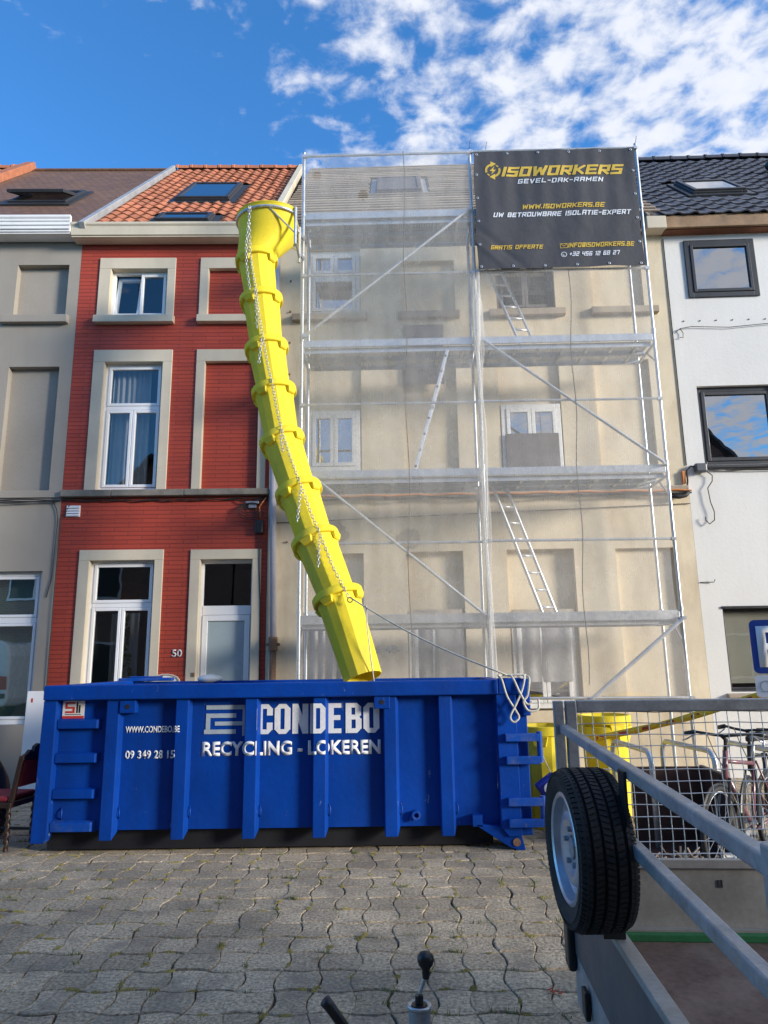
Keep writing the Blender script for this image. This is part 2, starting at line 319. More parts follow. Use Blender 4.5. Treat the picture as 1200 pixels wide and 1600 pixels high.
# debris netting: fine woven sheet, part of the light passes straight through
def netmat(name, op0, op1):
    m = bpy.data.materials.new(name); m.use_nodes = True; t = m.node_tree; t.nodes.remove(t.nodes['Principled BSDF']); n = t.nodes.new; l = t.links.new
    df = n('ShaderNodeBsdfDiffuse'); df.inputs[0].default_value = (.86,.85,.83,1); tl = n('ShaderNodeBsdfTranslucent'); tl.inputs[0].default_value = (.8,.8,.8,1)
    m1 = n('ShaderNodeMixShader'); m1.inputs[0].default_value = .45; l(df.outputs[0], m1.inputs[1]); l(tl.outputs[0], m1.inputs[2])
    tr = n('ShaderNodeBsdfTransparent'); mx = n('ShaderNodeMixShader')
    tcn = n('ShaderNodeTexCoord'); mp = n('ShaderNodeMapping'); mp.inputs['Scale'].default_value = (150, 6, 3); l(tcn.outputs['Object'], mp.inputs[0])
    ns = n('ShaderNodeTexNoise'); ns.inputs['Scale'].default_value = 1; ns.inputs['Detail'].default_value = 5; ns.inputs['Roughness'].default_value = .7; l(mp.outputs[0], ns.inputs['Vector'])
    n2_ = n('ShaderNodeTexNoise'); n2_.inputs['Scale'].default_value = 3.5; n2_.inputs['Detail'].default_value = 3; l(tcn.outputs['Object'], n2_.inputs['Vector'])
    ad = n('ShaderNodeMath'); ad.operation = 'MULTIPLY_ADD'; l(ns.outputs[0], ad.inputs[0]); ad.inputs[1].default_value = .55; l(n2_.outputs[0], ad.inputs[2])
    mr = n('ShaderNodeMapRange'); l(ad.outputs[0], mr.inputs[0]); mr.inputs[1].default_value = .52; mr.inputs[2].default_value = 1.04; mr.inputs[3].default_value = op0; mr.inputs[4].default_value = op1
    l(mr.outputs[0], mx.inputs[0]); l(tr.outputs[0], mx.inputs[1]); l(m1.outputs[0], mx.inputs[2]); l(mx.outputs[0], t.nodes['Material Output'].inputs[0]); return m
M['net'] = netmat('scaffold_netting', .23, .34)
M['net2'] = netmat('scaffold_netting_overlap', .02, .07)

# ------------------------------------------------------------------ ground and pavers
g = MB().quad((-400,-400,-.016), (400,-400,-.016), (400,400,-.016), (-400,400,-.016)).build('ground', M['sand']); tag(g, kind='structure')
PW, PH, AX, AY = .207, .248, .026, .020
def paver_outline(par, k=5):
    s = 1 if par == 0 else -1; pts = []
    for i in range(k): t = i/k; pts.append((-PW/2 + t*PW, -PH/2 + s*AY*math.sin(PI*t)))
    for i in range(k): t = i/k; pts.append((PW/2 + s*AX*math.sin(PI*t), -PH/2 + t*PH))
    for i in range(k): t = i/k; pts.append((PW/2 - t*PW, PH/2 - s*AY*math.sin(PI*t)))
    for i in range(k): t = i/k; pts.append((-PW/2 - s*AX*math.sin(PI*t), PH/2 - t*PH))
    return pts
def paver_geo(par, mb=None, k=5):
    mb = mb or MB(); o = paver_outline(par, k); n = len(o); g0, g1 = .984 - random.random()*.014, .945 - random.random()*.02
    j = [random.uniform(-.0035,.0035) for _ in range(2*n)]
    h0, h1 = g0 - .036, g1 - .030
    vs = [(x*g0 + j[i], y*h0 + j[i+n], -.03) for i, (x, y) in enumerate(o)] + [(x*g0 + j[i], y*h0 + j[i+n], -.0065) for i, (x, y) in enumerate(o)] + [(x*g1 + j[i], y*h1 + j[i+n], 0) for i, (x, y) in enumerate(o)]
    fs = [tuple(range(2*n, 3*n))] + [(a*n+i, a*n+(i+1)%n, (a+1)*n+(i+1)%n, (a+1)*n+i) for a in (0, 1) for i in range(n)]
    return mb.add(vs, fs)
pav_me = [[paver_geo(p, k=3).mesh('paver', M['paver'], 30) for _ in range(5)] for p in (0, 1)]
cells = []
rest = MB(); pyaw = Matrix.Rotation(R(-1.6), 4, 'Z')
for j in range(-4, 46):
    for i in range(-52, 53):
        c = pyaw @ Vector((i*PW, j*PH + .05, 0)); cells.append((c, (i+j) % 2))
def in_view(c): return 3.55 < c.y < 7.4 and -.555*c.y - .1 < c.x < min(.36*c.y - .1, .80 + (c.y - 3.4)*.45) + .1 and not (c.y > 7.15 and -3.1 < c.x < 1.2)
vis = sorted([q for q in cells if in_view(q[0])], key=lambda q: q[0].length)[:300]
vs_ = set(id(q) for q in vis)
for q in cells:
    c, p = q; tilt = (random.gauss(0,.006), random.gauss(0,.006), R(-1.6) + random.gauss(0,.012)); dz = random.gauss(0,.0018)
    loc = (c.x + random.gauss(0,.0025), c.y + random.gauss(0,.0025), dz)
    if id(q) in vs_: inst('paver', random.choice(pav_me[p]), g, loc, tilt)
    else: rest.M = Matrix.Translation(loc) @ Euler(tilt).to_matrix().to_4x4(); paver_geo(p, rest, 3)
rest.M = Matrix.Identity(4)
tag(rest.build('pavers', M['paver'], g, 30), kind='stuff')
# weeds and moss in the joints
wd = MB(); ms = MB()
for q in cells:
    c, p = q
    if not (3.3 < c.y < 10 and abs(c.x) < 6): continue
    for k in range(3):
        if random.random() > .38: continue
        o = paver_outline(p, 5); e = random.choice(o); bx, by = c.x + e[0], c.y + e[1]
        if random.random() < .40:
            for b in range(random.randint(5, 18)):
                x, y = bx + random.gauss(0,.017), by + random.gauss(0,.011); h = random.uniform(.008,.034); a = random.random()*PI; dx, dy = math.cos(a)*.0028, math.sin(a)*.0028
                lx, ly = random.gauss(0,.4)*h, random.gauss(0,.4)*h
                wd.add([(x-dx,y-dy,-.006),(x+dx,y+dy,-.006),(x+lx,y+ly,h)], [(0,1,2)])
        else:
            for b in range(random.randint(14, 44)):
                t = random.random(); e2 = o[(o.index(e)+1) % len(o)]; x = c.x + e[0]*(1-t) + e2[0]*t + random.gauss(0,.008); y = c.y + e[1]*(1-t) + e2[1]*t + random.gauss(0,.007); r = random.uniform(.004,.011)
                ms.add([(x-r,y-r*.6,-.003),(x+r,y-r*.6,-.003),(x+r*.4,y+r,.001),(x,y,.006)], [(0,1,3),(1,2,3),(2,0,3)])
tag(wd.build('joint_weeds', M['weed']), kind='stuff', label='small green weeds in the paver joints')
tag(ms.build('joint_moss', M['weedy']), kind='stuff', label='dry yellowish moss in the paver joints')
lf = MB()
for k, (x, y, s) in enumerate(((.84,4.08,.035),(.87,4.06,.025),(.82,4.1,.022))):
    lf.add([(x-s,y,.008),(x,y-s*.4,.012),(x+s,y+s*.2,.02),(x,y+s*.4,.010),(x,y,.018)], [(0,1,4),(1,2,4),(2,3,4),(3,0,4)])
tag(lf.build('dry_leaf', M['leaf']), 'small red dry leaf on the pavers beside the trailer', 'leaf')

# ------------------------------------------------------------------ house kit (local frame: x along the facade, y into the house, z up)
def facade(name, mat, parent, x0, x1, z0, z1, rects, thick=.3):
    """rects: (x0,x1,z0,z1,depth,backed)"""
    xs = sorted(set([x0, x1] + [v for r in rects for v in r[:2] if x0 <= v <= x1])); zs = sorted(set([z0, z1] + [v for r in rects for v in r[2:4] if z0 <= v <= z1]))
    b = MB()
    def inside(cx, cz): return any(r[0] < cx < r[1] and r[2] < cz < r[3] for r in rects)
    for a, c in zip(xs, xs[1:]):
        for d, e in zip(zs, zs[1:]):
            if not inside((a+c)/2, (d+e)/2): b.quad((a,0,d),(c,0,d),(c,0,e),(a,0,e))
    for r in rects:
        a, c, d, e, dep, back = r; a = max(a, x0); c = min(c, x1)
        b.quad((a,0,d),(a,dep,d),(a,dep,e),(a,0,e)); b.quad((c,0,d),(c,0,e),(c,dep,e),(c,dep,d))
        b.quad((a,0,d),(c,0,d),(c,dep,d),(a,dep,d)); b.quad((a,0,e),(a,dep,e),(c,dep,e),(c,0,e))
        if back: b.quad((a,dep,d),(c,dep,d),(c,dep,e),(a,dep,e))
    return b.build(name, mat, parent)
def shell(parent, x0, x1, z1, depth=9.0, y0=.34):
    b = MB(); e = .004
    b.quad((x0+e,.02,0),(x0+e,depth,0),(x0+e,depth,z1),(x0+e,.02,z1)); b.quad((x1-e,.02,0),(x1-e,.02,z1),(x1-e,depth,z1),(x1-e,depth,0))
    b.quad((x0+e,depth,0),(x1-e,depth,0),(x1-e,depth,z1),(x0+e,depth,z1))
    for z in (.02, 3.55, 6.75, 8.75): b.quad((x0+e,.36,z),(x1-e,.36,z),(x1-e,depth,z),(x0+e,depth,z))
    b.quad((x0+e,3.6,0),(x1-e,3.6,0),(x1-e,3.6,z1),(x0+e,3.6,z1))
    return b.build('rooms', M['room'], parent)
def window(parent, x0, x1, z0, z1, y, fm, gm, rows=((1.0, 2),), fw=.055, sw=.05, name='window', label=None, skip=()):
    """rows from the bottom: (top z fraction, number of sashes)"""
    b = MB(); d0, d1 = y, y + .07
    b.box(x0, x0+fw, d0, d1, z0, z1); b.box(x1-fw, x1, d0, d1, z0, z1); b.box(x0+fw, x1-fw, d0, d1, z0, z0+fw); b.box(x0+fw, x1-fw, d0, d1, z1-fw, z1)
    zb = z0 + fw; cellz = []
    for i, (f, n) in enumerate(rows):
        zt = z1 - fw if i == len(rows)-1 else z0 + f*(z1-z0) - fw/2
        cellz.append((zb, zt, n))
        if i < len(rows)-1: b.box(x0+fw, x1-fw, d0-.006, d1, zt, zt+fw*1.2); zb = zt + fw*1.2
    w = b.build(name, fm, parent, bevel=.006)
    if label: w['label'] = label
    k = 0
    for zb, zt, n in cellz:
        X0, X1 = x0+fw, x1-fw
        for i in range(n):
            a = X0 + (X1-X0)*i/n; c = X0 + (X1-X0)*(i+1)/n; s = MB(); g_ = .003
            yy0, yy1 = d0-.014, d0+.045
            s.box(a+g_, a+sw, yy0, yy1, zb+g_, zt-g_); s.box(c-sw, c-g_, yy0, yy1, zb+g_, zt-g_); s.box(a+sw, c-sw, yy0, yy1, zb+g_, zb+sw); s.box(a+sw, c-sw, yy0, yy1, zt-sw, zt-g_)
            if sw > 0 and k not in skip: s.build('sash', fm, w, bevel=.006)
            MB().quad((a+sw-.004, d0+.018, zb+sw-.004), (c-sw+.004, d0+.018, zb+sw-.004), (c-sw+.004, d0+.018, zt-sw+.004), (a+sw-.004, d0+.018, zt-sw+.004)).build('pane', gm, w)
            k += 1
    return w
def curtain(parent, x0, x1, z0, z1, y, mat=None, amp=.025, waves=9, name='curtain', lean=0.0):
    b = MB(); nx, nz = waves*6, 5; vs = []
    for j in range(nz+1):
        for i in range(nx+1):
            t = i/nx; z = z0 + (z1-z0)*j/nz; vs.append((x0 + (x1-x0)*t + lean*(1-j/nz)*(1-t), y + amp*math.sin(t*waves*2*PI + .6*math.sin(j*1.3)) + amp*.5*math.sin(t*23), z))
    b.add(vs, [(j*(nx+1)+i, j*(nx+1)+i+1, (j+1)*(nx+1)+i+1, (j+1)*(nx+1)+i) for j in range(nz) for i in range(nx)])
    return b.build(name, mat or M['curtain'], parent, True)
def surround(parent, x0, x1, z0, z1, o0, o1, oz, dep, p=.025, mat=None, name='window_surround'):
    """flat band round an opening o0..o1 below oz; it lines the reveal down to dep"""
    b = MB(); m = mat or M['cream']; e = .012
    b.box(x0, o0+e, -p, dep, z0, oz-e); b.box(o1-e, x1, -p, dep, z0, oz-e); b.box(x0, x1, -p, dep, oz-e, z1)
    return b.build(name, m, parent, bevel=.006)
def sill(parent, x0, x1, z0, z1, p=.11, mat=None):
    return MB().prism([(-p, z0), (.06, z0), (.06, z1), (-p, z1-.025)], x0, x1, 'x').build('sill', mat or M['cream'], parent, bevel=.008)
# roofs: eave at local y = EY, z = EZ, pitch 45 degrees, ridge RL metres up the slope
EY, EZ, RL = -.20, 8.80, 6.60
S45 = math.sqrt(.5)
def on_roof(u, s, n=0.0):     # u along the eave, s up the slope, n out of the roof
    return Vector((u, EY + s*S45 - n*S45, EZ + s*S45 + n*S45))
def roof_slab(parent, x0, x1, mat, name='roof', rl=RL, t=.08):
    b = MB()
    def P(u, s, n): return tuple(on_roof(u, s, n))
    top = on_roof(0, rl); yb = 2*top.y - EY
    b.add([P(x0,0,0), P(x1,0,0), P(x1,rl,0), P(x0,rl,0), P(x0,0,-t), P(x1,0,-t), P(x1,rl,-t), P(x0,rl,-t)], [(0,1,2,3),(7,6,5,4),(0,4,5,1),(1,5,6,2),(2,6,7,3),(3,7,4,0)])
    b.quad((x0,top.y+.001,top.z),(x1,top.y+.001,top.z),(x1,yb,EZ),(x0,yb,EZ))
    return b.build(name, mat, parent)
def pantile(w, h, mat, amp=.022, t=.014, flat=False):
    b = MB(); n = 7; pr = []
    for i in range(n+1):
        t_ = i/n
        if flat: z = amp*(0 if t_ < .5 else math.sin((t_-.5)*2*PI)) + .004
        else: z = amp*(math.sin(t_*2*PI - .9)*.9 + .2)
        pr.append((t_*w*1.05, z))
    vs = []
    for s, up in ((0, .030), (h*1.12, .004)):
        for x, z in pr: vs.append((x, s, z + up))
        for x, z in pr: vs.append((x, s, z + up - t))
    m = n+1; fs = []
    for i in range(n): fs += [(i, i+1, 2*m+i+1, 2*m+i), (i, m+i, m+i+1, i+1)]
    fs += [(0, 2*m, 3*m, m), (n, m+n, 3*m+n, 2*m+n)]
    return b.add(vs, fs).mesh('tile', mat, 35)
def lay_tiles(roof, me, x0, x1, w, h, rl, holes=(), sag=.004, smin=0.0, cond=None):
    cnt = 0; rows = int(rl/h); cols = int(round((x1-x0)/w)); w2 = (x1-x0)/cols
    for r in range(rows):
        for c in range(cols):
            u, s = x0 + c*w2, r*h - .04
            if any(a - w2*.9 < u < b and c0 - h*.8 < s < d for a, b, c0, d in holes): continue
            if cond and not cond(u, s): continue
            p = on_roof(u + random.gauss(0,.004), s + random.gauss(0,.005), .012 + random.gauss(0,.002))
            inst('tile', me, roof, p, (R(45) + random.gauss(0,.006), 0, random.gauss(0,.008))); cnt += 1
    return cnt
def ridge_tiles(roof, x0, x1, mat, rl=RL, step=.34, r=.115):
    b = MB(); n = 7; vs = []
    for k, (x, rr) in enumerate(((0, r*1.12), (.05, r*1.12), (.06, r), (step*1.04, r*.96))):
        for i in range(n+1):
            a = PI*i/n*1.1 - .05*PI; vs.append((x, math.cos(a)*rr, math.sin(a)*rr))
    b.add(vs, [(k*(n+1)+i, k*(n+1)+i+1, (k+1)*(n+1)+i+1, (k+1)*(n+1)+i) for k in range(3) for i in range(n)])
    me = b.mesh('ridge_tile', mat, 40); p = on_roof(0, rl); x = x0
    while x < x1 - .1:
        inst('ridge_tile', me, roof, (x, p.y, p.z + .0 + random.gauss(0,.004)), (random.gauss(0,.02), 0, random.gauss(0,.01))); x += step
def skylight(parent, x0, x1, s0, s1, fm, gm, open_=0.0, name='roof_window', blind=None):
    """frame on the roof with a sash hinged open round its middle"""
    b = MB(); root = bpy.data.objects.new(name, None)
    w, h, fw = x1-x0, s1-s0, .085
    for a in ((0, fw, 0, h), (w-fw, w, 0, h), (fw, w-fw, 0, fw), (fw, w-fw, h-fw, h)): b.box(a[0], a[1], a[2], a[3], -.02, .075)
    fr = b.build(name, fm, parent, bevel=.01, loc=on_roof(x0, s0), rot=(R(45),0,0))
    fl = MB(); fl.box(-.10, 0, -.14, h+.1, .0, .035); fl.box(w, w+.10, -.14, h+.1, .0, .035); fl.box(0, w, -.14, 0, .0, .04); fl.box(0, w, h, h+.1, .0, .035); fl.build('flashing', M['lead'] if fm is not M['anth'] else M['anth'], fr)
    s = MB(); hh = h/2
    for a in ((.02, .10, -hh+.02, hh-.02), (w-.10, w-.02, -hh+.02, hh-.02), (.10, w-.10, -hh+.02, -hh+.10), (.10, w-.10, hh-.10, hh-.02)): s.box(a[0], a[1], a[2], a[3], -.03, .03)
    so_ = s.build('sash', fm, fr, bevel=.008, loc=(0, hh, .085), rot=(R(-open_),0,0))
    MB().quad((.095,-hh+.095,.012),(w-.095,-hh+.095,.012),(w-.095,hh-.095,.012),(.095,hh-.095,.012)).build('pane', gm, fr, loc=(0, hh, .085), rot=(R(-open_),0,0))
    if open_ == 0: MB().box(fw, w-fw, fw, h-fw, -.5, -.45).build('inner_blind', blind or M['dark'], fr)
    return fr
def gutter(parent, x0, x1, ztop, zbot, proj, mat, soff, name='gutter'):
    b = MB(); b.prism([(-proj, zbot), (-.02, zbot), (-.02, zbot+.05), (-proj+.045, zbot+.05), (-proj+.03, ztop-.02), (-proj+.03, ztop), (-proj-.035, ztop), (-proj-.035, ztop-.04), (-proj-.012, ztop-.07)], x0, x1, 'x')
    gobj = b.build(name, mat, parent, bevel=.006)
    MB().box(x0+.01, x1-.01, -proj+.02, -.02, zbot-.025, zbot-.004).build('soffit', soff, gobj)
    return gobj
def text_obj(name, body, x0, x1, z0, z1, y, mat, parent, bold=.0, shear=0.0, depth=.003, cuts=None):
    cu = bpy.data.curves.new('t', 'FONT'); cu.body = body; cu.size = 1; cu.offset = bold; cu.fill_mode = 'BOTH'; cu.extrude = 0; cu.resolution_u = 6
    to = bpy.data.objects.new('t', cu); COL.objects.link(to); bpy.context.view_layer.update()
    me = bpy.data.meshes.new_from_object(to.evaluated_get(bpy.context.evaluated_depsgraph_get())); bpy.data.objects.remove(to)
    vs = [v.co.copy() for v in me.vertices]; ax, bx_ = min(v.x for v in vs), max(v.x for v in vs); ay, by = min(v.y for v in vs), max(v.y for v in vs)
    for v in me.vertices:
        fx, fy = (v.co.x-ax)/(bx_-ax), (v.co.y-ay)/(by-ay)
        v.co = (x0 + fx*(x1-x0) + shear*fy*(z1-z0), y, z0 + fy*(z1-z0))
    if cuts:
        bm = bmesh.new(); bm.from_mesh(me)
        for co, no in cuts: bmesh.ops.bisect_plane(bm, geom=bm.verts[:]+bm.edges[:]+bm.faces[:], plane_co=co, plane_no=no, clear_outer=True)
        bm.to_mesh(me); bm.free()
        if not me.polygons: return None
    me.materials.clear(); me.materials.append(mat)
    o = bpy.data.objects.new(name, me); COL.objects.link(o); o.parent = parent
    sd = o.modifiers.new('solid', 'SOLIDIFY'); sd.thickness = depth; sd.offset = 0
    return o

# ------------------------------------------------------------------ red brick house
red = thing('red_brick_house', 'narrow red painted brick house with cream window surrounds and number 50', 'house', (-1.8,10.8,0), R(1.0))
X0, X1 = -3.205, -.003
facade('wall', M['red'], red, X0, X1, 0, 8.85, [(-2.70,-1.74,7.29,8.16,.16,False), (-1.08,-.18,7.29,8.16,.07,True), (-2.70,-1.74,4.36,6.50,.16,False), (-1.08,-.18,4.36,6.50,.07,True), (-2.71,-1.70,.95,3.26,.16,False), (-1.03,-.21,.16,3.26,.18,False)])
shell(red, X0, X1, 8.8)
surround(red, -2.88, -1.62, 7.30, 8.345, -2.70, -1.74, 8.16, .099); sill(red, -2.90, -1.60, 7.15, 7.298)
surround(red, -1.21, -.05, 7.30, 8.345, -1.08, -.18, 8.16, .069); sill(red, -1.22, -.04, 7.15, 7.298)
surround(red, -2.87, -1.60, 4.345, 6.695, -2.70, -1.74, 6.50, .099); surround(red, -1.21, -.06, 4.345, 6.695, -1.08, -.18, 6.50, .069)
surround(red, -2.86, -1.58, .90, 3.41, -2.71, -1.70, 3.26, .099); surround(red, -1.17, -.09, .0, 3.40, -1.03, -.21, 3.26, .119, name='door_surround')
w = window(red, -2.70, -1.74, 7.29, 8.16, .10, M['pvc'], M['glass'], ((1, 2),), skip=(0,))
# the left sash of the top window is tilted open
b = MB(); sx0, sx1, sz0, sz1 = -2.643, -2.225, 0, .755
for q in ((sx0, sx0+.05, 0, sz1), (sx1-.05, sx1, 0, sz1), (sx0+.05, sx1-.05, 0, .05), (sx0+.05, sx1-.05, sz1-.05, sz1)): b.box(q[0], q[1], -.03, .03, q[2], q[3])
so1 = b.build('tilted_sash', M['pvc'], w, bevel=.006, loc=(0,.13,7.348), rot=(R(-9),0,0)); so1['label'] = 'sash tilted open'
window(red, -2.70, -1.74, 4.36, 6.50, .10, M['pvc'], M['glass'], ((.64, 2), (1, 1)))
curtain(red, -2.62, -2.00, 4.4, 6.48, .27, waves=7, lean=.0); curtain(red, -2.60, -2.15, 1.0, 2.5, .8, waves=4)
gw_ = window(red, -2.71, -1.70, .95, 3.26, .10, M['pvc'], M['glass'], ((.70, 2), (1, 1)))
# hanging plant and picture seen behind the glass
hp = MB(); 
for k in range(70):
    a = random.random()*2*PI; t = random.random(); x, y, z = -2.33 + math.cos(a)*.09*t, .75 + math.sin(a)*.08, 2.45 - t*.95 ; r = .035
    hp.add([(x-r,y,z),(x,y-r*.4,z-r*.7),(x+r,y,z),(x,y+.01,z+r)], [(0,1,3),(1,2,3)])
hp.build('houseplant', M['weed'], red)
MB().box(-2.62,-2.28,1.2,1.24,2.65,3.05).build('wall_picture', M['timber_d'], red)
d_ = MB(); d_.box(-1.03,-.985,.12,.19,.16,3.26); d_.box(-.255,-.21,.12,.19,.16,3.26); d_.box(-.985,-.255,.12,.19,3.20,3.26); d_.box(-.985,-.255,.115,.19,2.41,2.55)
dr = d_.build('door', M['pvc'], red, bevel=.006)
dl = MB(); dl.box(-.98,-.90,.105,.17,.17,2.405); dl.box(-.34,-.26,.105,.17,.17,2.405); dl.box(-.90,-.34,.105,.17,2.32,2.405); dl.box(-.90,-.34,.105,.17,.17,.40); dl.build('door_leaf', M['pvc'], dr, bevel=.006)
MB().box(-.90,-.34,.13,.15,.40,2.32).build('frosted_pane', M['frost'], dr)
MB().quad((-.985,.15,2.55),(-.255,.15,2.55),(-.255,.15,3.20),(-.985,.15,3.20)).build('transom_pane', M['glass'], dr)
MB().tube((-.94,.06,1.25),(-.94,.06,1.40),.013).tube((-.94,.06,1.27),(-.94,.11,1.27),.011).tube((-.94,.06,1.38),(-.94,.11,1.38),.011).build('door_handle', M['galv'], dr)
MB().box(-1.075,-1.035,-.037,-.028,1.50,1.56).build('doorbell', M['rust'], red)
for k, (a, c) in enumerate(((-3.20,-2.42),(-2.417,-1.30),(-1.297,.02))): MB().box(a, c, -.10, .02, 4.235 + .004*k, 4.343).build('stone_band', M['bluestone'], red, bevel=.012)
text_obj('house_number', '50', -1.385, -1.235, 1.79, 1.90, -.012, M['stk_w'], red, .02)
v_ = MB(); v_.box(-3.11,-2.90,-.022,0,3.93,4.11)
vt = v_.build('vent_grille', M['pvc'], red, bevel=.004)
for k in range(4): MB().prism([(-.046,3.945+k*.041),(-.0225,3.945+k*.041),(-.0225,3.975+k*.041)], -3.10, -2.91, 'x').build('louvre', M['pvc'], vt)
mbx = MB(); pts = [(-1.62,1.1),(-1.24,1.1)] + [(-1.43 + .19*math.cos(PI*i/10), 1.44 + .085*math.sin(PI*i/10)) for i in range(11)]
mx_ = mbx.prism(pts, -.13, -.01).build('mailbox', M['pvc'], red, bevel=.006)
rb = MB(); rb.path([(-1.43 + .205*math.cos(PI*i/16), -.14, 1.445 + .095*math.sin(PI*i/16) + .004*(i % 2)) for i in range(17)], .011, 5); rb.build('mailbox_trim', M['cream'], mx_, True)
gutter(red, -3.30, .05, 8.84, 8.62, .26, M['cream'], M['cream'])
rr_ = roof_slab(red, -3.12, -.02, M['felt'])
OT = pantile(.205, .31, M['tile_o'])
lay_tiles(rr_, OT, -3.02, -.10, .205, .31, RL, [(-2.14,-1.04,2.15,4.05), (-2.05,-1.0,-.4,.72)])
ridge_tiles(rr_, -3.05, -.05, M['tile_o'])
skylight(rr_, -2.12, -1.06, 2.20, 4.00, M['anth'], M['glass_s']); skylight(rr_, -2.00, -1.06, .12, .70, M['anth'], M['glass_s'])
def slope_strip(name, parent, u0, u1, s0, s1, n0, n1, mat):
    b = MB(); c = [on_roof(u, s, n) for n in (n0, n1) for u, s in ((u0,s0),(u1,s0),(u1,s1),(u0,s1))]
    return b.add(c, [(3,2,1,0),(4,5,6,7),(0,1,5,4),(1,2,6,5),(2,3,7,6),(3,0,4,7)]).build(name, mat, parent, bevel=.01)
slope_strip('verge', rr_, -3.16, -3.06, -.1, RL+.05, -.02, .11, M['lead']); slope_strip('verge', rr_, -.08, .04, -.1, RL+.02, -.02, .13, M['cream'])
# cables, junction clutter
cb_ = MB(); cb_.path([(-3.2 + .145*i, -.035 - .01*math.sin(i*1.7), 4.205 + .012*math.sin(i*2.1) - .03*math.sin(PI*i/22)) for i in range(23)], .009, 5)
cb_.path([(-3.2 + .145*i, -.03, 4.185 + .012*math.sin(i*1.3+1)) for i in range(23)], .007, 5); cb_.path([(-3.10,-.03,4.19),(-3.06,-.03,4.12),(-3.16,-.03,3.9),(-3.19,-.03,3.0),(-3.19,-.02,1.2)], .006, 5)
cb_.build('facade_cable', M['cable'], red)
jl = MB()
for k in range(6):
    r = .05 + .02*k; jl.path([(-.25 + r*1.5*math.cos(t*.5), -.04 - .008*k, 4.08 + r*math.sin(t*.5)*.9 - .02*k) for t in range(2, 13)], .007, 5)
jl.path([(-.12,-.04,3.85),(-.12,-.03,3.2),(-.09,-.03,2.6),(-.07,-.02,1.2)], .008, 5); jl.path([(-.49,-.04,4.17),(-.40,-.05,4.13),(-.2,-.05,4.15),(-.02,-.05,4.19)], .010, 5)
jl.build('cable_loops', M['cable'], red)
oc = MB(); oc.path([(-.03,-.05,4.20),(-.08,-.07,4.12),(-.13,-.05,4.05),(-.11,-.04,3.87)], .011, 5); oc.build('orange_cable', M['orange'], red)
MB().box(-.34,-.14,-.07,-.01,4.10,4.14).box(-.30,-.18,-.05,-.02,4.04,4.099).build('connector_block', M['galv_d'], red, bevel=.004)
MB().box(-.19,-.06,-.10,-.005,3.63,3.84).build('junction_box', M['black'], red, bevel=.02)

# ------------------------------------------------------------------ grey rendered house
gx, gy = -1.8 - 3.205*math.cos(R(1)), 10.8 - 3.205*math.sin(R(1))
gre = thing('grey_rendered_house', 'grey rendered house with blind window recesses and brown shingle roof', 'house', (gx,gy,0), R(1.0))
facade('wall', M['grey'], gre, -3.3, -.003, 0, 8.85, [(-1.04,-.19,7.32,8.235,.12,True), (-1.02,-.21,4.36,6.42,.12,True), (-1.5,-.20,.85,3.10,.16,False), (-2.7,-1.9,7.32,8.235,.12,True), (-2.7,-1.9,4.36,6.42,.12,True)])
shell(gre, -3.3, -.003, 8.8)
sill(gre, -1.20, -.12, 7.16, 7.315, .10, M['grey']); 
MB().box(-1.42,-.28,.30,.31,.9,3.05).build('painted_reflection', M['frost'], gre)  # added pale screen; its colour stands in for reflections in the panes
M['glass_g'] = glassmat('greenish_glass', (.62,.72,.62), 2.0, base=.30, wav=.004)
window(gre, -1.5, -.20, .85, 3.10, .10, M['pvc'], M['glass_g'], ((.67, 1), (1, 1)), fw=.07, sw=.045)
MB().box(-3.3,-.01,-.03,.02,4.24,4.35).build('plinth_band', M['grey'], gre, bevel=.006)
cb_ = MB()
for k in range(3): cb_.path([(-3.2 + .2*i, -.045 - .006*k, 4.20 - .018*k + .01*math.sin(i*1.1+k*2)) for i in range(17)], .009, 5)
cb_.path([(-.12,-.03,4.18),(-.05,-.03,4.05),(-.02,-.03,3.9),(-.04,-.02,3.0),(-.10,-.02,2.7)], .008, 5); cb_.build('facade_cable', M['cable'], gre)
gg = gutter(gre, -3.4, -.10, 8.96, 8.67, .28, M['gutter_w'], M['gutter_w'])
for k in range(3): MB().box(-3.39,-.105,-.305,-.28,8.71+k*.072,8.716+k*.072).build('gutter_rib', M['gutter_w'], gg)
gr_ = roof_slab(gre, -3.28, .02, M['shingle'])
skylight(gr_, -2.02, -.92, 2.05, 3.25, M['anth'], M['glass_s'], open_=16)
slope_strip('ridge_cap', gr_, -3.25, -.05, RL-.12, RL+.02, .0, .05, M['shingle'])

# ------------------------------------------------------------------ orange roofed house at the far left
lx, ly = gx - 3.305*math.cos(R(1)), gy - 3.305*math.sin(R(1))
lef = thing('orange_roofed_house', 'orange tiled roof corner rising at the far left edge', 'house', (lx,ly,0), R(1.0))
facade('wall', M['cream'], lef, -4, -.003, 0, 8.85, []); shell(lef, -4, -.003, 8.8)
lr_ = roof_slab(lef, -4, -.02, M['felt'], rl=RL+.10); lay_tiles(lr_, OT, -1.9, -.22, .205, .31, RL+.1, cond=lambda u, s: s > 1.2); ridge_tiles(lr_, -1.9, -.1, M['tile_o'], rl=RL+.1)
slope_strip('verge', lr_, -.24, .0, .0, RL+.18, .0, .17, M['tile_o'])

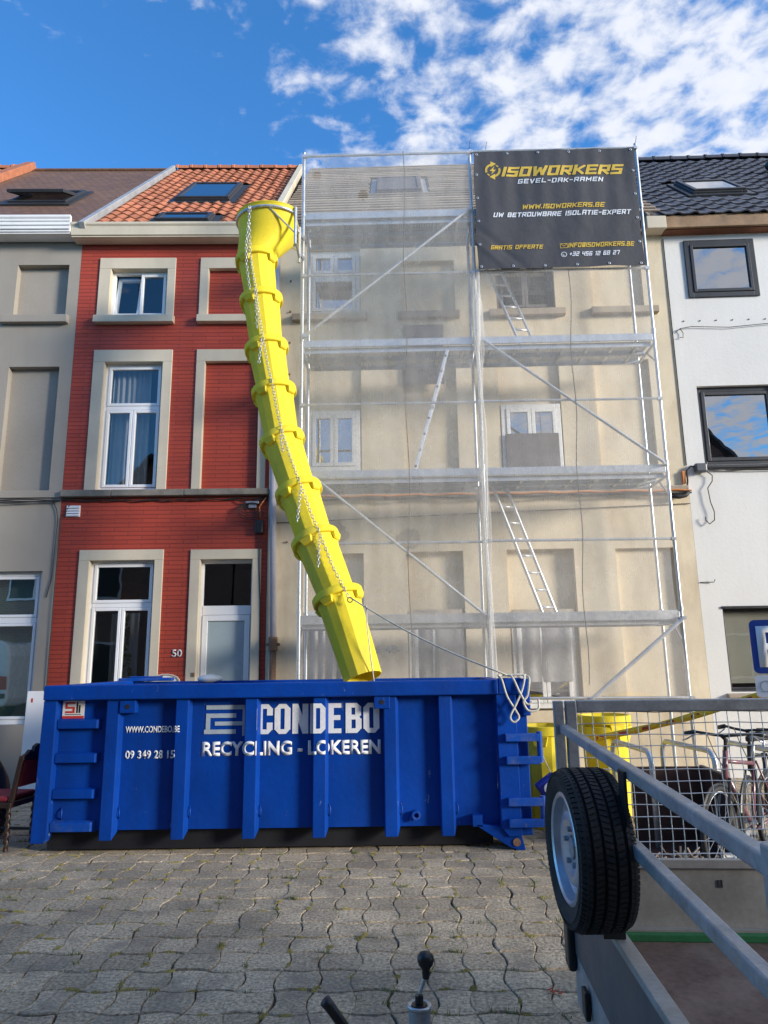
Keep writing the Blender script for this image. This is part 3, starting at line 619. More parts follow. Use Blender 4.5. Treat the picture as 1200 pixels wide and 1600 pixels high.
# ------------------------------------------------------------------ beige rendered house under scaffold
bei = thing('beige_rendered_house', 'wide beige rendered house behind the scaffold, roof stripped to battens', 'house', (-1.8,10.8,0), R(-1.2))
BW = 6.505
rects = [(.56,1.46,7.30,8.50,.14,False), (2.14,3.02,7.28,8.22,.09,True), (3.70,4.66,7.30,8.25,.14,False), (5.27,6.10,7.28,8.22,.09,True),
         (.56,1.46,4.58,6.48,.08,True), (2.13,2.99,4.57,6.45,.09,True), (3.66,4.64,4.57,6.45,.08,True), (5.20,6.08,4.55,6.38,.09,True),
         (.56,1.48,.3,3.31,.14,True), (2.13,3.00,.95,3.32,.14,True), (3.66,4.68,.95,3.33,.14,True), (5.31,6.22,.9,3.32,.09,True)]
facade('wall', M['beige'], bei, .003, BW, 0, 8.85, rects); shell(bei, .003, BW, 8.8)
for a, c in ((.34,1.57),(2.07,3.08),(3.56,4.80),(5.22,6.30)): sill(bei, a, c, 7.16, 7.298, .10, M['sillstone'])
def rough_window(x0, x1, z0, z1, y, rows): return window(bei, x0, x1, z0, z1, y, M['pvcfilm'], M['glass_c'], rows, fw=.075, sw=.06)
rough_window(.57,1.45,7.31,8.49,.08,((.60,1),(1,2))); window(bei, 3.71, 4.65, 7.31, 8.24, .08, M['boardgrey'], M['glass_c'], ((1,2),), fw=.06, sw=.05)
def plug(x0, x1, z0, z1, y): MB().box(x0, x1, y-.004, y+.05, z0, z1).build('opening_shadow', M['boardgrey'], bei)
rough_window(.60,1.44,4.62,5.62,.0,((1,2),)); rough_window(3.68,4.62,4.60,5.66,.0,((1,2),))
MB().box(3.73,4.56,-.045,-.02,4.60,5.16).build('dark_sheet', M['boardgrey'], bei, bevel=.003)['label'] = 'dark sheet in front of the window'
MB().box(2.16,2.80,-.06,-.03,6.02,7.04).build('dark_sheet', M['boardgrey'], bei, bevel=.003)['label'] = 'dark sheet fixed above the middle deck'
rough_window(2.15,2.97,.98,2.36,.05,((1,2),)); rough_window(3.69,4.62,.98,2.33,.05,((1,2),)); 
MB().box(2.16,2.96,.02,.10,2.37,2.44).build('foam_joint', M['rubble'], bei, bevel=.01); MB().box(3.70,4.62,.02,.10,2.35,2.42).build('foam_joint', M['rubble'], bei, bevel=.01)
curtain(bei, .62,1.44,.4,2.34,.0, M['plastic'], .03, 6, 'dust_sheet'); curtain(bei, 2.22,2.92,1.35,2.30,.03, M['plastic'], .012, 3, 'dust_sheet'); curtain(bei, 3.76,4.55,1.36,2.28,.03, M['plastic'], .014, 3, 'dust_sheet')
MB().box(.60,1.46,.02,.08,2.34,2.44).build('door_head', M['pvcfilm'], bei)
for k in range(6): MB().box(3.95 + random.random()*.5, 4.03 + random.random()*.5, .0, .012, 1.6+.11*k, 1.68+.11*k).build('glass_sticker', M['stk_w'], bei) if False else None
MB().box(.02, 6.48, -.09, .0, 4.15, 4.27).build('string_course', M['sillstone'], bei, bevel=.015)
MB().path([(.1 + .2*i, -.11, 4.185 + .01*math.sin(i*1.9)) for i in range(33)], .013, 5).build('orange_conduit', M['orange'], bei)
cb_ = MB(); cb_.path([(.1 + .2*i, -.10, 4.14 + .01*math.sin(i*1.2)) for i in range(33)], .016, 5); cb_.path([(.1 + .4*i, -.02, 3.80 + .012*i) for i in range(17)], .006, 5); cb_.build('facade_cable', M['cable'], bei)
text_obj('house_number', '46', 1.56, 1.72, 1.80, 1.92, -.006, M['lead'], bei, .01); text_obj('house_number', '48-', 1.79, 2.02, 1.80, 1.92, -.006, M['lead'], bei, .01)
for cx, cz, sc in ((2.18,3.52,1.0),(1.02,3.62,1.2)):
    pb = MB(); n = 22; rim = []
    for i in range(n): a = 2*PI*i/n; r = (.13 + .05*random.random())*sc; rim.append((cx + math.cos(a)*r*1.15, -.005 - .006*random.random(), cz + math.sin(a)*r))
    pb.add(rim + [(cx,-.016,cz)], [(i, (i+1) % n, n) for i in range(n)]); pb.build('broken_plaster', M['sillstone'], bei)
for k in range(9):
    MB().tube((.30, -.03, 7.9 - k*.55), (.30, .0, 7.9 - k*.55), .014, 6).build('old_plug', M['rust'], bei)
pp = MB(); pp.path([(.085,-.09,8.6),(.085,-.09,8.0),(.075,-.09,5.0),(.13,-.09,1.98)], .052, 12); dp = pp.build('downpipe', M['pipe'], bei, True)
MB().tube((.13,-.09,2.06),(.13,-.09,1.86),.068,12).box(.03,.23,-.12,-.06,1.93,1.97).build('pipe_bracket', M['rust'], dp); MB().tube((.13,-.09,1.86),(.13,-.09,.1),.05,12).build('iron_pipe', M['rust'], dp, True)
br_ = roof_slab(bei, .03, BW, M['felt'], rl=RL-.25)
for k in range(25):
    s = .12 + k*.25
    a, c = .06, BW - .05
    if 2.6 < s < 4.6:
        for q0, q1 in ((a, 1.55), (2.75, c)): slope_strip('batten', br_, q0 + random.gauss(0,.02), q1 + random.gauss(0,.02), s, s+.085, .05, .085, M['batten'])
    else: slope_strip('batten', br_, a, c, s + random.gauss(0,.01), s+.085, .05, .085, M['batten'])
for k in range(11): slope_strip('counter_batten', br_, .2 + k*.6, .25 + k*.6, .0, RL-.3, .0, .048, M['batten'])
skylight(br_, 1.68, 2.62, 2.7, 4.4, M['boardgrey'], M['boardgrey'])
MB().box(6.18, 6.50, -.24, -.01, 8.57, 8.79).build('gutter_end', M['cream'], bei, bevel=.01); MB().box(.03, 6.17, -.10, -.01, 8.60, 8.74).build('wall_plate', M['timber'], bei)

# ------------------------------------------------------------------ white rendered house
whi = thing('white_rendered_house', 'white rendered house with anthracite windows and black tiled roof at right', 'house', (4.703,10.664,0), R(-2.0))
facade('wall', M['white_r'], whi, .003, 6.0, 0, 8.85, [(.33,1.46,7.43,8.45,.06,False), (.29,1.52,4.60,5.90,.16,False), (.31,1.60,1.18,2.40,.18,False), (3.2,4.4,7.43,8.45,.06,False), (3.2,4.4,4.6,5.9,.16,False)])
shell(whi, .003, 6.0, 8.8)
window(whi, .325,1.465,7.425,8.455,-.03, M['anth'], M['glass_c'], ((1,1),), fw=.085, sw=.055); window(whi, .29,1.52,4.60,5.90,.07, M['anth'], M['glass_c'], ((1,1),), fw=.075, sw=.06)
window(whi, 3.2,4.4,7.43,8.45,.0, M['anth'], M['glass_c'], ((1,1),), fw=.085, sw=.055); window(whi, 3.2,4.4,4.6,5.9,.07, M['anth'], M['glass_c'], ((1,1),), fw=.075, sw=.06)
window(whi, .31,1.60,1.18,2.40,.12, M['anth'], M['glass'], ((1,1),), fw=.035, sw=.03)
bl = MB()
for k in range(27): bl.box(.38, 1.44, .20, .222, 4.70+k*.042, 4.703+k*.042)
bl.build('venetian_blind', M['alubd'], whi)
MB().box(.36,1.56,.150,.158,1.30,2.36).build('roller_blind', M['cream'], whi); MB().box(.34,.36,.16,.2,1.2,2.4).build('blind_rail', M['cream'], whi)
MB().box(.30,1.62,-.02,.02,2.385,2.42).build('shutter_slot', M['black'], whi)
sill(whi, .24, 1.66, 1.10, 1.175, .07, M['sillstone']); MB().prism([(-.05,4.545),(.10,4.545),(.10,4.598),(-.05,4.585)], .29, 1.54, 'x').build('sill', M['anth'], whi)
fa = MB().box(-.02, 6.0, -.22, -.17, 8.58, 8.80).build('fascia_board', M['timber'], whi, bevel=.006); MB().box(-.02, 6.0, -.168, -.002, 8.565, 8.59).build('soffit', M['timber_d'], fa)
wr_ = roof_slab(whi, -.0, 6.0, M['slate'], rl=RL-.45)
BT = pantile(.27, .345, M['tile_b'], amp=.030, t=.022, flat=True)
lay_tiles(wr_, BT, -.02, 4.9, .27, .345, RL-.45, [(.92,2.10,1.55,2.9)]); ridge_tiles(wr_, .0, 4.9, M['tile_b'], rl=RL-.45, step=.40, r=.12)
skylight(wr_, 1.02, 2.02, 1.70, 2.78, M['anth'], M['glass_s'], open_=0, blind=M['stk_w'])
vb = MB(); vb.tube((0,0,0),(0,0,.16),.07,12).sphere((0,0,.22),.13,14,8,(1,1,.8)); vb.build('roof_vent', M['anth'], wr_, True, loc=on_roof(3.25,3.55), rot=(R(20),0,0))
jb = MB().box(.10,.28,-.11,-.004,4.47,4.61).build('junction_box', M['alubd'], whi, bevel=.025)
wc = MB()
wc.path([(.10,-.05,4.56),(.04,-.06,4.57),(-.02,-.06,4.5),(-.03,-.07,4.32),(-.06,-.08,4.20)], .014, 6); wc.path([(.30,-.04,4.55),(.6,-.03,4.51),(1.0,-.03,4.53),(1.5,-.03,4.52),(2.2,-.03,4.54)], .010, 5); wc.path([(.30,-.05,4.52),(1.0,-.035,4.495),(2.2,-.035,4.50)], .008, 5)
wc.path([(.27,-.05,4.50),(.36,-.05,4.42),(.35,-.05,4.33),(.27,-.05,4.22),(.29,-.05,4.0),(.33,-.05,3.85),(.32,-.05,3.72),(.24,-.05,3.66),(.19,-.05,3.72),(.19,-.05,3.77)], .008, 5)
wc.path([(.02,-.03,6.80),(.12,-.03,6.88),(.30,-.03,6.91),(.9,-.03,6.88),(2.2,-.03,6.98)], .006, 5); wc.path([(.12,-.03,6.88),(.16,-.03,6.80),(.15,-.03,6.72),(.10,-.03,6.73)], .006, 5)
wc.path([(.02,-.01,2.78),(.22,-.03,2.78),(.23,-.05,2.82)], .006, 5); wc.path([(.005,-.012,8.5),(.0,-.012,6.0),(.0,-.012,4.6)], .008, 5)
wc.build('facade_cable', M['cable'], whi)
oc = MB(); oc.box(-.09,-.05,-.06,-.01,4.30,4.50).build('orange_cable_duct', M['orange'], whi)
bk = MB(); bk.path([(-.35,-.10,4.10),(-.2,-.12,4.08),(-.1,-.12,4.10),(-.04,-.10,4.16)], .035, 7); bk.build('cable_bundle', M['cable'], whi, True)
for k in range(6): MB().tube((.20+.26*k,-.012,7.02),(.20+.26*k,.0,7.02),.011,6).build('wall_plug', M['cable'], whi)

# ------------------------------------------------------------------ scaffold
sca = thing('scaffold', 'galvanised tube scaffold of two bays standing before the beige house', 'scaffold', (-1.3,9.7,0), R(-1.2))
PU = (.13, 2.70, 5.26); DZ = (2.20, 4.22, 6.20, 8.30); TOP = 9.44; DEP = .73
def pole(u, y, z0, z1, r=.0242, mat='galv'):
    b = MB(); b.tube((u,y,z0),(u,y,z1),r,10); o = b.build('upright', M[mat], sca, 40)
    for z in (2.3,4.3,6.3,8.35):
        if z0 < z < z1: MB().tube((u,y,z),(u,y,z+.07),r+.009,10).build('spigot_collar', M[mat], o, 40)
    return o
for i, u in enumerate(PU):
    pole(u, 0, .02, TOP + (.03, .0, .03)[i]); pole(u, DEP, .02, 8.6)
    MB().box(u-.08,u+.08,-.08,.08,.0,.02).build('base_plate', M['galv'], sca); MB().box(u-.08,u+.08,DEP-.08,DEP+.08,.0,.02).build('base_plate', M['galv'], sca)
    for z in DZ:
        MB().tube((u,.026,z-.05),(u,DEP-.026,z-.05),.022,8).build('transom_tube', M['galv'], sca, 40)
        MB().tube((u,.02,z-.32),(u,.32,z-.07),.014,6).build('corner_brace', M['galv'], sca, 40)
def deck(i, z):
    a, c = PU[i]+.035, PU[i+1]-.035
    for y0 in (.045, .375):
        b = MB(); b.cur = 1; b.box(a, c, y0+.016, y0+.302, z-.014, z-.010); b.cur = 0
        b.box(a, c, y0, y0+.015, z-.075, z); b.box(a, c, y0+.303, y0+.318, z-.075, z)
        for k in range(7): x = a + (c-a)*(k+.5)/7; b.box(x-.02, x+.02, y0+.0151, y0+.3029, z-.05, z-.0145)
        b.build('deck_plank', [M['galv'], M['perf']], sca)
    MB().box(a-.01, c+.01, -.015, .012, z-.005 if z > 2.5 else z-.02, z+.105).build('toe_board', M['galv'], sca, bevel=.004)
for i, z in ((0,2.20),(1,2.20),(0,4.22),(1,4.22),(0,6.20),(1,6.20),(0,8.30),(1,8.30)): deck(i, z)
def rail(u0, u1, z0, z1, y=-.035, r=.019, name='guard_rail'):
    b = MB(); b.tube((u0,y,z0),(u1,y,z1),r,8)
    b.box(u0-.03,u0+.03,y-.022,y+.03,z0-.022,z0+.022); b.box(u1-.03,u1+.03,y-.022,y+.03,z1-.022,z1+.022)
    return b.build(name, M['galv'], sca, 40)
for i in (0, 1):
    a, c = PU[i]+.02, PU[i+1]-.02
    for z in (3.28, 5.30, 7.34, 9.38): rail(a, c, z, z - .01)
rail(PU[1]+.02, PU[2]+.02, 1.19, 1.17)
rail(PU[1]-.03, PU[0]+.05, 8.38, 6.36, -.06, .022, 'diagonal_brace'); rail(PU[1]+.06, PU[2]-.04, 6.24, 4.33, -.06, .022, 'diagonal_brace')
rail(PU[0]+.15, PU[1]-.03, 4.26, 2.25, -.06, .022, 'diagonal_brace'); rail(PU[2], PU[1]+1.1, 2.20, 1.03, -.07, .026, 'diagonal_brace')
# ties and wires
for (u, z) in ((2.70,9.44),(5.26,9.42),(2.95,9.39)): MB().path([(u,-.02,z-.08),(u+.005,-.02,z+.06),(u+.02,-.03,z+.16)], .004, 4).build('wire_tie', M['cable'], sca)
for u, nm in ((1.62,'cord'),(4.02,'cord')):
    z1 = 9.38 if u < 2 else 7.30
    pts = [(u + .02*math.sin(k*.9) + (-.04 if u < 2 else -.13)*k/24 + .05, -.085, z1 - (z1-1.35)*k/24) for k in range(25)]
    MB().path(pts, .0065, 5).build(nm, M['cable'], sca)

# ladders
def ladder(p0, p1, wdir, wid, label, n=8):
    """p0 foot, p1 top in the scaffold frame; wdir = direction of the rungs"""
    mw = Matrix.Translation(sca.location) @ Matrix.Rotation(R(-1.2), 4, 'Z')
    P0, P1 = Vector(p0), Vector(p1); t = thing('ladder', label, 'ladder', mw @ P0, R(-1.2), 'access ladders inside the scaffold')
    d = P1 - P0; wv = Vector(wdir).normalized()*wid/2; up = d.normalized().cross(wv).normalized()
    for s in (-1, 1): MB().beam(wv*s, d + wv*s, .026, .046, up).build('stile', M['alu'], t, bevel=.004)
    for k in range(n):
        c = d*((k+.6)/n); b = MB(); b.tube(c - wv*1.12, c + wv*1.12, .017, 8); b.build('rung', M['boardgrey'] if wid > .25 else M['alu'], t, True)
    return t
ladder((1.72,.20,4.24),(2.26,.20,6.14),(0,1,.0),.30,'aluminium ladder seen edge on between the two middle left decks')
ladder((3.50,.25,6.22),(3.00,.55,7.9),(1,.25,0),.24,'aluminium ladder standing below the dark banner')
ladder((3.58,.25,2.24),(2.98,.50,4.20),(1,.5,0),.24,'aluminium ladder between the two lower right decks')

# netting
def net(name, label, u0, u1, zb, zt, mat, y=-.10, nx=70, nz=110, holes=(), top=None, bot=None, side=None):
    b = MB(); vs = []; fs = []
    for j in range(nz+1):
        for i in range(nx+1):
            s, t = i/nx, j/nz; u = u0 + (u1-u0)*s; z0 = zb + (bot(s) if bot else 0); z1 = zt + (top(s) if top else 0); z = z0 + (z1-z0)*t
            edge = min(1, s*8, (1-s)*8)
            d = .010*math.sin(u*3.1 + 1.3*math.sin(z*.7)) + .004*math.sin(u*11 + z*.9) + .006*math.sin(u*2 - z*3.3) + .0015*math.sin(u*29+z*2.1)
            if side: u += side(s, z)
            vs.append((u, y + d*edge - .02*edge, z))
    for j in range(nz):
        for i in range(nx):
            a, c, d_, e = j*(nx+1)+i, j*(nx+1)+i+1, (j+1)*(nx+1)+i+1, (j+1)*(nx+1)+i
            cx = sum(vs[k][0] for k in (a,c,d_,e))/4; cz = sum(vs[k][2] for k in (a,c,d_,e))/4
            if any(((cx-hx)/rx)**2 + ((cz-hz)/rz)**2 < 1 for hx, hz, rx, rz in holes): continue
            fs.append((a,c,d_,e))
    b.add(vs, fs); o = b.build(name, mat, None, True, loc=sca.location, rot=(0,0,R(-1.2)))
    return tag(o, label, 'netting', 'debris netting on the scaffold')
net('debris_net', 'translucent white net over the left scaffold bay, torn at its top corner', PU[0]-.02, PU[1], 1.25, 9.37, M['net'], holes=((.30,9.20,.11,.09),(.35,8.98,.07,.07),(1.05,8.62,.07,.09)), nx=110, nz=230)
net('debris_net', 'second net layer with scalloped top edge on the left bay', PU[0]+.02, PU[1]-.02, 1.5, 9.30, M['net2'], y=-.14, top=lambda s: -.30*abs(math.cos(PI*s*1.0 if s < .5 else PI*(s-.5)*1.0 + PI/2 + PI/2))**.0 * (.02 + .85*math.sin(PI*min(1, s/.55))**.0 * (1-abs(2*(s/.55)-1)**2.2 if s < .55 else .9*(1-abs((s-.55)/.45*1.0))**2)), bot=lambda s: .06*math.sin(s*9))
net('debris_net', 'translucent white net hanging over the right bay below the banner', PU[1]+.02, PU[2]-.03, 1.25, 7.34, M['net'], bot=lambda s: .05*math.sin(s*11) - .06*s + .12*max(0, s-.8), side=lambda s, z: (-.10*math.sin((z-1.2)*1.0)**2 if z < 4.2 else 0)*max(0, s-.8)*4)
# bunched net on the middle upright
bn = MB()
for k in range(5):
    bn.path([(PU[1] + .03*math.cos(k*1.3) + .022*math.sin(z*2.2 + k) + (.05 if 5.9 < z < 6.9 else 0)*((k % 2)-.3), -.05 + .025*math.sin(k*1.3) - .012*k, z) for z in [7.3 - .25*i for i in range(25)]], lambda t: .016 + .012*math.sin(t*17 + k)**2 + (.03 if .05 < t < .20 else 0), 6)
tag(bn.build('net_bunch', M['net'], None, True, loc=sca.location, rot=(0,0,R(-1.2))), 'gathered white net strip bunched along the middle scaffold upright', 'netting', 'debris netting on the scaffold')

# ------------------------------------------------------------------ banner with lettering
ban = thing('banner', 'dark grey advertising banner with gold and white lettering on the scaffold', 'banner', sca.location, R(-1.2))
BU0, BU1, BZ0, BZ1 = 2.735, 5.165, 7.30, 9.27
def bdisp(u, z):
    s, t = (u-BU0)/(BU1-BU0), (z-BZ0)/(BZ1-BZ0)
    d = .006*math.sin(u*4 + z*1.5) + .005*math.sin(u*9.7 - z*2.2) + .004*math.sin(u*1.3 - z*7)
    d += .028*math.exp(-((u-BU0-.35) + (z-BZ0-.35))**2/.006)*max(0, 1-t*2.2)*max(0, 1-s*2.4) - .02*math.exp(-((u-BU0-.22) + (z-BZ0-.22))**2/.004)*max(0, 1-t*3)*max(0, 1-s*4)
    d += .004*math.sin(u*23)*(.5+.5*math.sin(z*2.3))
    return -.165 + d
b = MB(); nx, nz = 90, 74; vs = []
for j in range(nz+1):
    for i in range(nx+1):
        u = BU0 + (BU1-BU0)*i/nx; z = BZ0 + (BZ1-BZ0)*j/nz
        vs.append((u + .008*math.sin(z*7)*(1 if i in (0,nx) else 0), bdisp(u, z), z + .004*math.sin(u*8.5)*(1 if j in (0,nz) else 0)))
b.add(vs, [(j*(nx+1)+i, j*(nx+1)+i+1, (j+1)*(nx+1)+i+1, (j+1)*(nx+1)+i) for j in range(nz) for i in range(nx)])
sheet = b.build('sheet', M['banner'], ban, True)
ey = MB(); ey.lathe([(.010,0),(.018,.003),(.020,0),(.018,-.003),(.010,0)], 12, 'y'); eme = ey.mesh('eyelet', M['galv'], True)
for k in range(6):
    for z in (BZ0+.04, BZ1-.04): u = BU0 + .05 + (BU1-BU0-.1)*k/5; inst('eyelet', eme, ban, (u, bdisp(u,z)-.004, z))
for k in range(1, 5):
    for u in (BU0+.04, BU1-.04): z = BZ0 + (BZ1-BZ0)*k/5; inst('eyelet', eme, ban, (u, bdisp(u,z)-.004, z))
GL = {'A':(4,[[(0,0),(0,6),(4,6),(4,0)],[(0,2.6),(4,2.6)]]), 'B':(4,[[(0,0),(0,6),(3.6,6),(3.6,3)],[(0,3),(4,3),(4,0),(0,0)]]), 'D':(4,[[(0,0),(0,6),(3.2,6),(4,5.2),(4,.8),(3.2,0),(0,0)]]),
 'E':(4,[[(4,0),(0,0),(0,6),(4,6)],[(0,3),(3.5,3)]]), 'F':(4,[[(0,0),(0,6),(4,6)],[(0,3),(3.5,3)]]), 'G':(4,[[(4,6),(0,6),(0,0),(4,0),(4,3),(2,3)]]), 'I':(0,[[(0,0),(0,6)]]),
 'K':(4,[[(0,0),(0,6)],[(4,6),(1.2,3),(4,0)],[(0,3),(1.2,3)]]), 'L':(4,[[(0,6),(0,0),(4,0)]]), 'M':(5,[[(0,0),(0,6),(2.5,2.2),(5,6),(5,0)]]), 'N':(4,[[(0,0),(0,6),(4,0),(4,6)]]),
 'O':(4,[[(0,0),(0,6),(4,6),(4,0),(0,0)]]), 'P':(4,[[(0,0),(0,6),(4,6),(4,2.6),(0,2.6)]]), 'R':(4,[[(0,0),(0,6),(4,6),(4,2.6),(0,2.6)],[(1.8,2.6),(4,0)]]), 'S':(4,[[(4,6),(0,6),(0,3),(4,3),(4,0),(0,0)]]),
 'T':(4,[[(0,6),(4,6)],[(2,6),(2,0)]]), 'U':(4,[[(0,6),(0,0),(4,0),(4,6)]]), 'V':(4,[[(0,6),(1.8,0),(2.2,0),(4,6)]]), 'W':(5.4,[[(0,6),(.9,0),(2.7,4.6),(4.5,0),(5.4,6)]]), 'X':(4,[[(0,0),(4,6)],[(0,6),(4,0)]]),
 '-':(2.4,[[(0,3),(2.4,3)]]), '.':(0,[[(0,0),(0,.25)]]), ' ':(2.0,[]), '+':(3,[[(0,3),(3,3)],[(1.5,1.5),(1.5,4.5)]]), '@':(4,[[(4,0),(0,0),(0,6),(4,6),(4,1.6),(2,1.6),(2,4),(4,4)]]),
 '1':(1,[[(0,6),(1,6),(1,0)]]), '2':(4,[[(0,6),(4,6),(4,3),(0,3),(0,0),(4,0)]]), '3':(4,[[(0,6),(4,6),(4,0),(0,0)],[(.8,3),(4,3)]]), '4':(4,[[(0,6),(0,2.6),(4,2.6)],[(4,6),(4,0)]]), '5':(4,[[(4,6),(0,6),(0,3),(4,3),(4,0),(0,0)]]),
 '6':(4,[[(4,6),(0,6),(0,0),(4,0),(4,3),(0,3)]]), '7':(4,[[(0,6),(4,6),(2.6,0)]]), '8':(4,[[(0,0),(0,6),(4,6),(4,0),(0,0)],[(0,3),(4,3)]])}
def techno(name, text, f0, f1, v0, v1, mat, sw=1.2, shear=.28, gap=1.9):
    """square slanted capitals on the banner; f = fraction across, v = fraction down"""
    wtot = sum(GL[c][0] + gap for c in text) - gap; X0, X1 = BU0 + f0*(BU1-BU0), BU0 + f1*(BU1-BU0); Z1, Z0 = BZ1 - v0*(BZ1-BZ0), BZ1 - v1*(BZ1-BZ0)
    hgt = Z1-Z0; sh = shear*hgt; kx = (X1-X0-sh)/(wtot+sw); kz = hgt/(6+sw); o = bpy.data.objects.new(name, None); b = MB(); cx = sw/2; lift = 0
    for ch in text:
        w_, strokes = GL[ch]
        for st in strokes:
            for (ax, ay), (bx_, by) in zip(st, st[1:]):
                dx, dy = bx_-ax, by-ay; L = math.hypot(dx, dy); dx, dy = dx/L, dy/L; e = sw/2*.98
                q = [(ax-dx*e+dy*sw/2, ay-dy*e-dx*sw/2), (bx_+dx*e+dy*sw/2, by+dy*e-dx*sw/2), (bx_+dx*e-dy*sw/2, by+dy*e+dx*sw/2), (ax-dx*e-dy*sw/2, ay-dy*e+dx*sw/2)]
                if dx and dy:   # diagonals are clipped flat at the letter's top and foot
                    q = [(x, min(6+sw/2, max(-sw/2, y))) for x, y in q]
                lift = (lift + 1) % 5; pts = []
                ns = 5 if L > 1.5 else 1
                for k in range(ns+1):
                    for (x0_, y0_), (x1_, y1_) in ((q[0], q[1]), (q[3], q[2])):
                        x, y = x0_ + (x1_-x0_)*k/ns, y0_ + (y1_-y0_)*k/ns; zz = (y+sw/2)*kz; u = X0 + (cx+x)*kx + shear*zz; z = Z0 + zz; pts.append((u, bdisp(u, z) - .005 - .0006*lift, z))
                b.add(pts, [(2*k, 2*k+2, 2*k+3, 2*k+1) for k in range(ns)])
        cx += w_ + gap
    return b.build(name, mat, ban)
techno('lettering', 'ISOWORKERS', .168, .932, .142, .226, M['gold'], 1.65, .30, 2.35); techno('lettering', 'GEVEL-DAK-RAMEN', .268, .800, .248, .286, M['letter'], 1.35, .25, 2.8)
techno('lettering', 'WWW.ISOWORKERS.BE', .285, .795, .468, .508, M['gold'], 1.5, .25, 2.5); techno('lettering', 'UW BETROUWBARE ISOLATIE-EXPERT', .105, .950, .534, .574, M['letter'], 1.5, .25, 2.6)
techno('lettering', 'GRATIS OFFERTE', .080, .402, .808, .842, M['gold'], 1.5, .25, 2.5); techno('lettering', 'INFO@ISOWORKERS.BE', .548, .952, .802, .840, M['gold'], 1.5, .25, 2.5); techno('lettering', '+32 456 12 68 27', .552, .858, .876, .912, M['letter'], 1.5, .25, 2.6)
def bpt(f, v, l=.004):
    u, z = BU0 + f*(BU1-BU0), BZ1 - v*(BZ1-BZ0); return (u, bdisp(u, z)-l, z)
lg = MB()
def arcband(mb, f, v, r0, r1, a0, a1, n=10, l=.004):
    u, z = BU0 + f*(BU1-BU0), BZ1 - v*(BZ1-BZ0); pts = []
    for i in range(n+1):
        a = R(a0 + (a1-a0)*i/n)
        for r in (r0, r1): x, y = u + r*math.cos(a), z + r*math.sin(a); pts.append((x, bdisp(x, y)-l, y))
    mb.add(pts, [(2*i, 2*i+1, 2*i+3, 2*i+2) for i in range(n)])
arcband(lg, .118, .168, .085, .118, 100, 200); arcband(lg, .118, .168, .085, .118, 280, 380); arcband(lg, .118, .168, .092, .112, 35, 60, 4); arcband(lg, .118, .168, .092, .112, 215, 240, 4)
cu_, cz_ = BU0 + .118*(BU1-BU0), BZ1 - .168*(BZ1-BZ0)
def flat(mb, pts, l=.0045): mb.add([(cu_+x, bdisp(cu_+x, cz_+z)-l, cz_+z) for x, z in pts], [tuple(range(len(pts)))])
flat(lg, [(-.03,.16),(.055,.115),(-.03,.06)]); flat(lg, [(.03,-.16),(-.055,-.115),(.03,-.06)]); flat(lg, [(.028,.075),(-.05,-.012),(-.004,-.012)]); flat(lg, [(-.028,-.075),(.05,.012),(.004,.012)]); flat(lg, [(-.012,.02),(-.030,-.0122),(.012,-.02),(.030,.0122)], .005)
lg.build('bolt_logo', M['gold'], ban)
ic = MB(); cu_, cz_ = BU0 + .525*(BU1-BU0), BZ1 - .822*(BZ1-BZ0)
for q in ([(-.055,-.038),(.055,-.038),(.055,-.030),(-.055,-.030)], [(-.055,.030),(.055,.030),(.055,.038),(-.055,.038)], [(-.055,-.0298),(-.047,-.0298),(-.047,.0298),(-.055,.0298)], [(.047,-.0298),(.055,-.0298),(.055,.0298),(.047,.0298)]): flat(ic, q)
flat(ic, [(-.05,.03),(.0,-.012),(.0,-.002),(-.043,.035)], .006); flat(ic, [(.05,.03),(.043,.035),(.0,-.002),(.0,-.012)], .006); ic.build('envelope_icon', M['gold'], ban)
ph_ = MB(); arcband(ph_, .522, .895, .034, .043, 0, 360, 20); arcband(ph_, .522, .895, .010, .022, 170, 290, 6, .0045); ph_.build('phone_icon', M['letter'], ban)

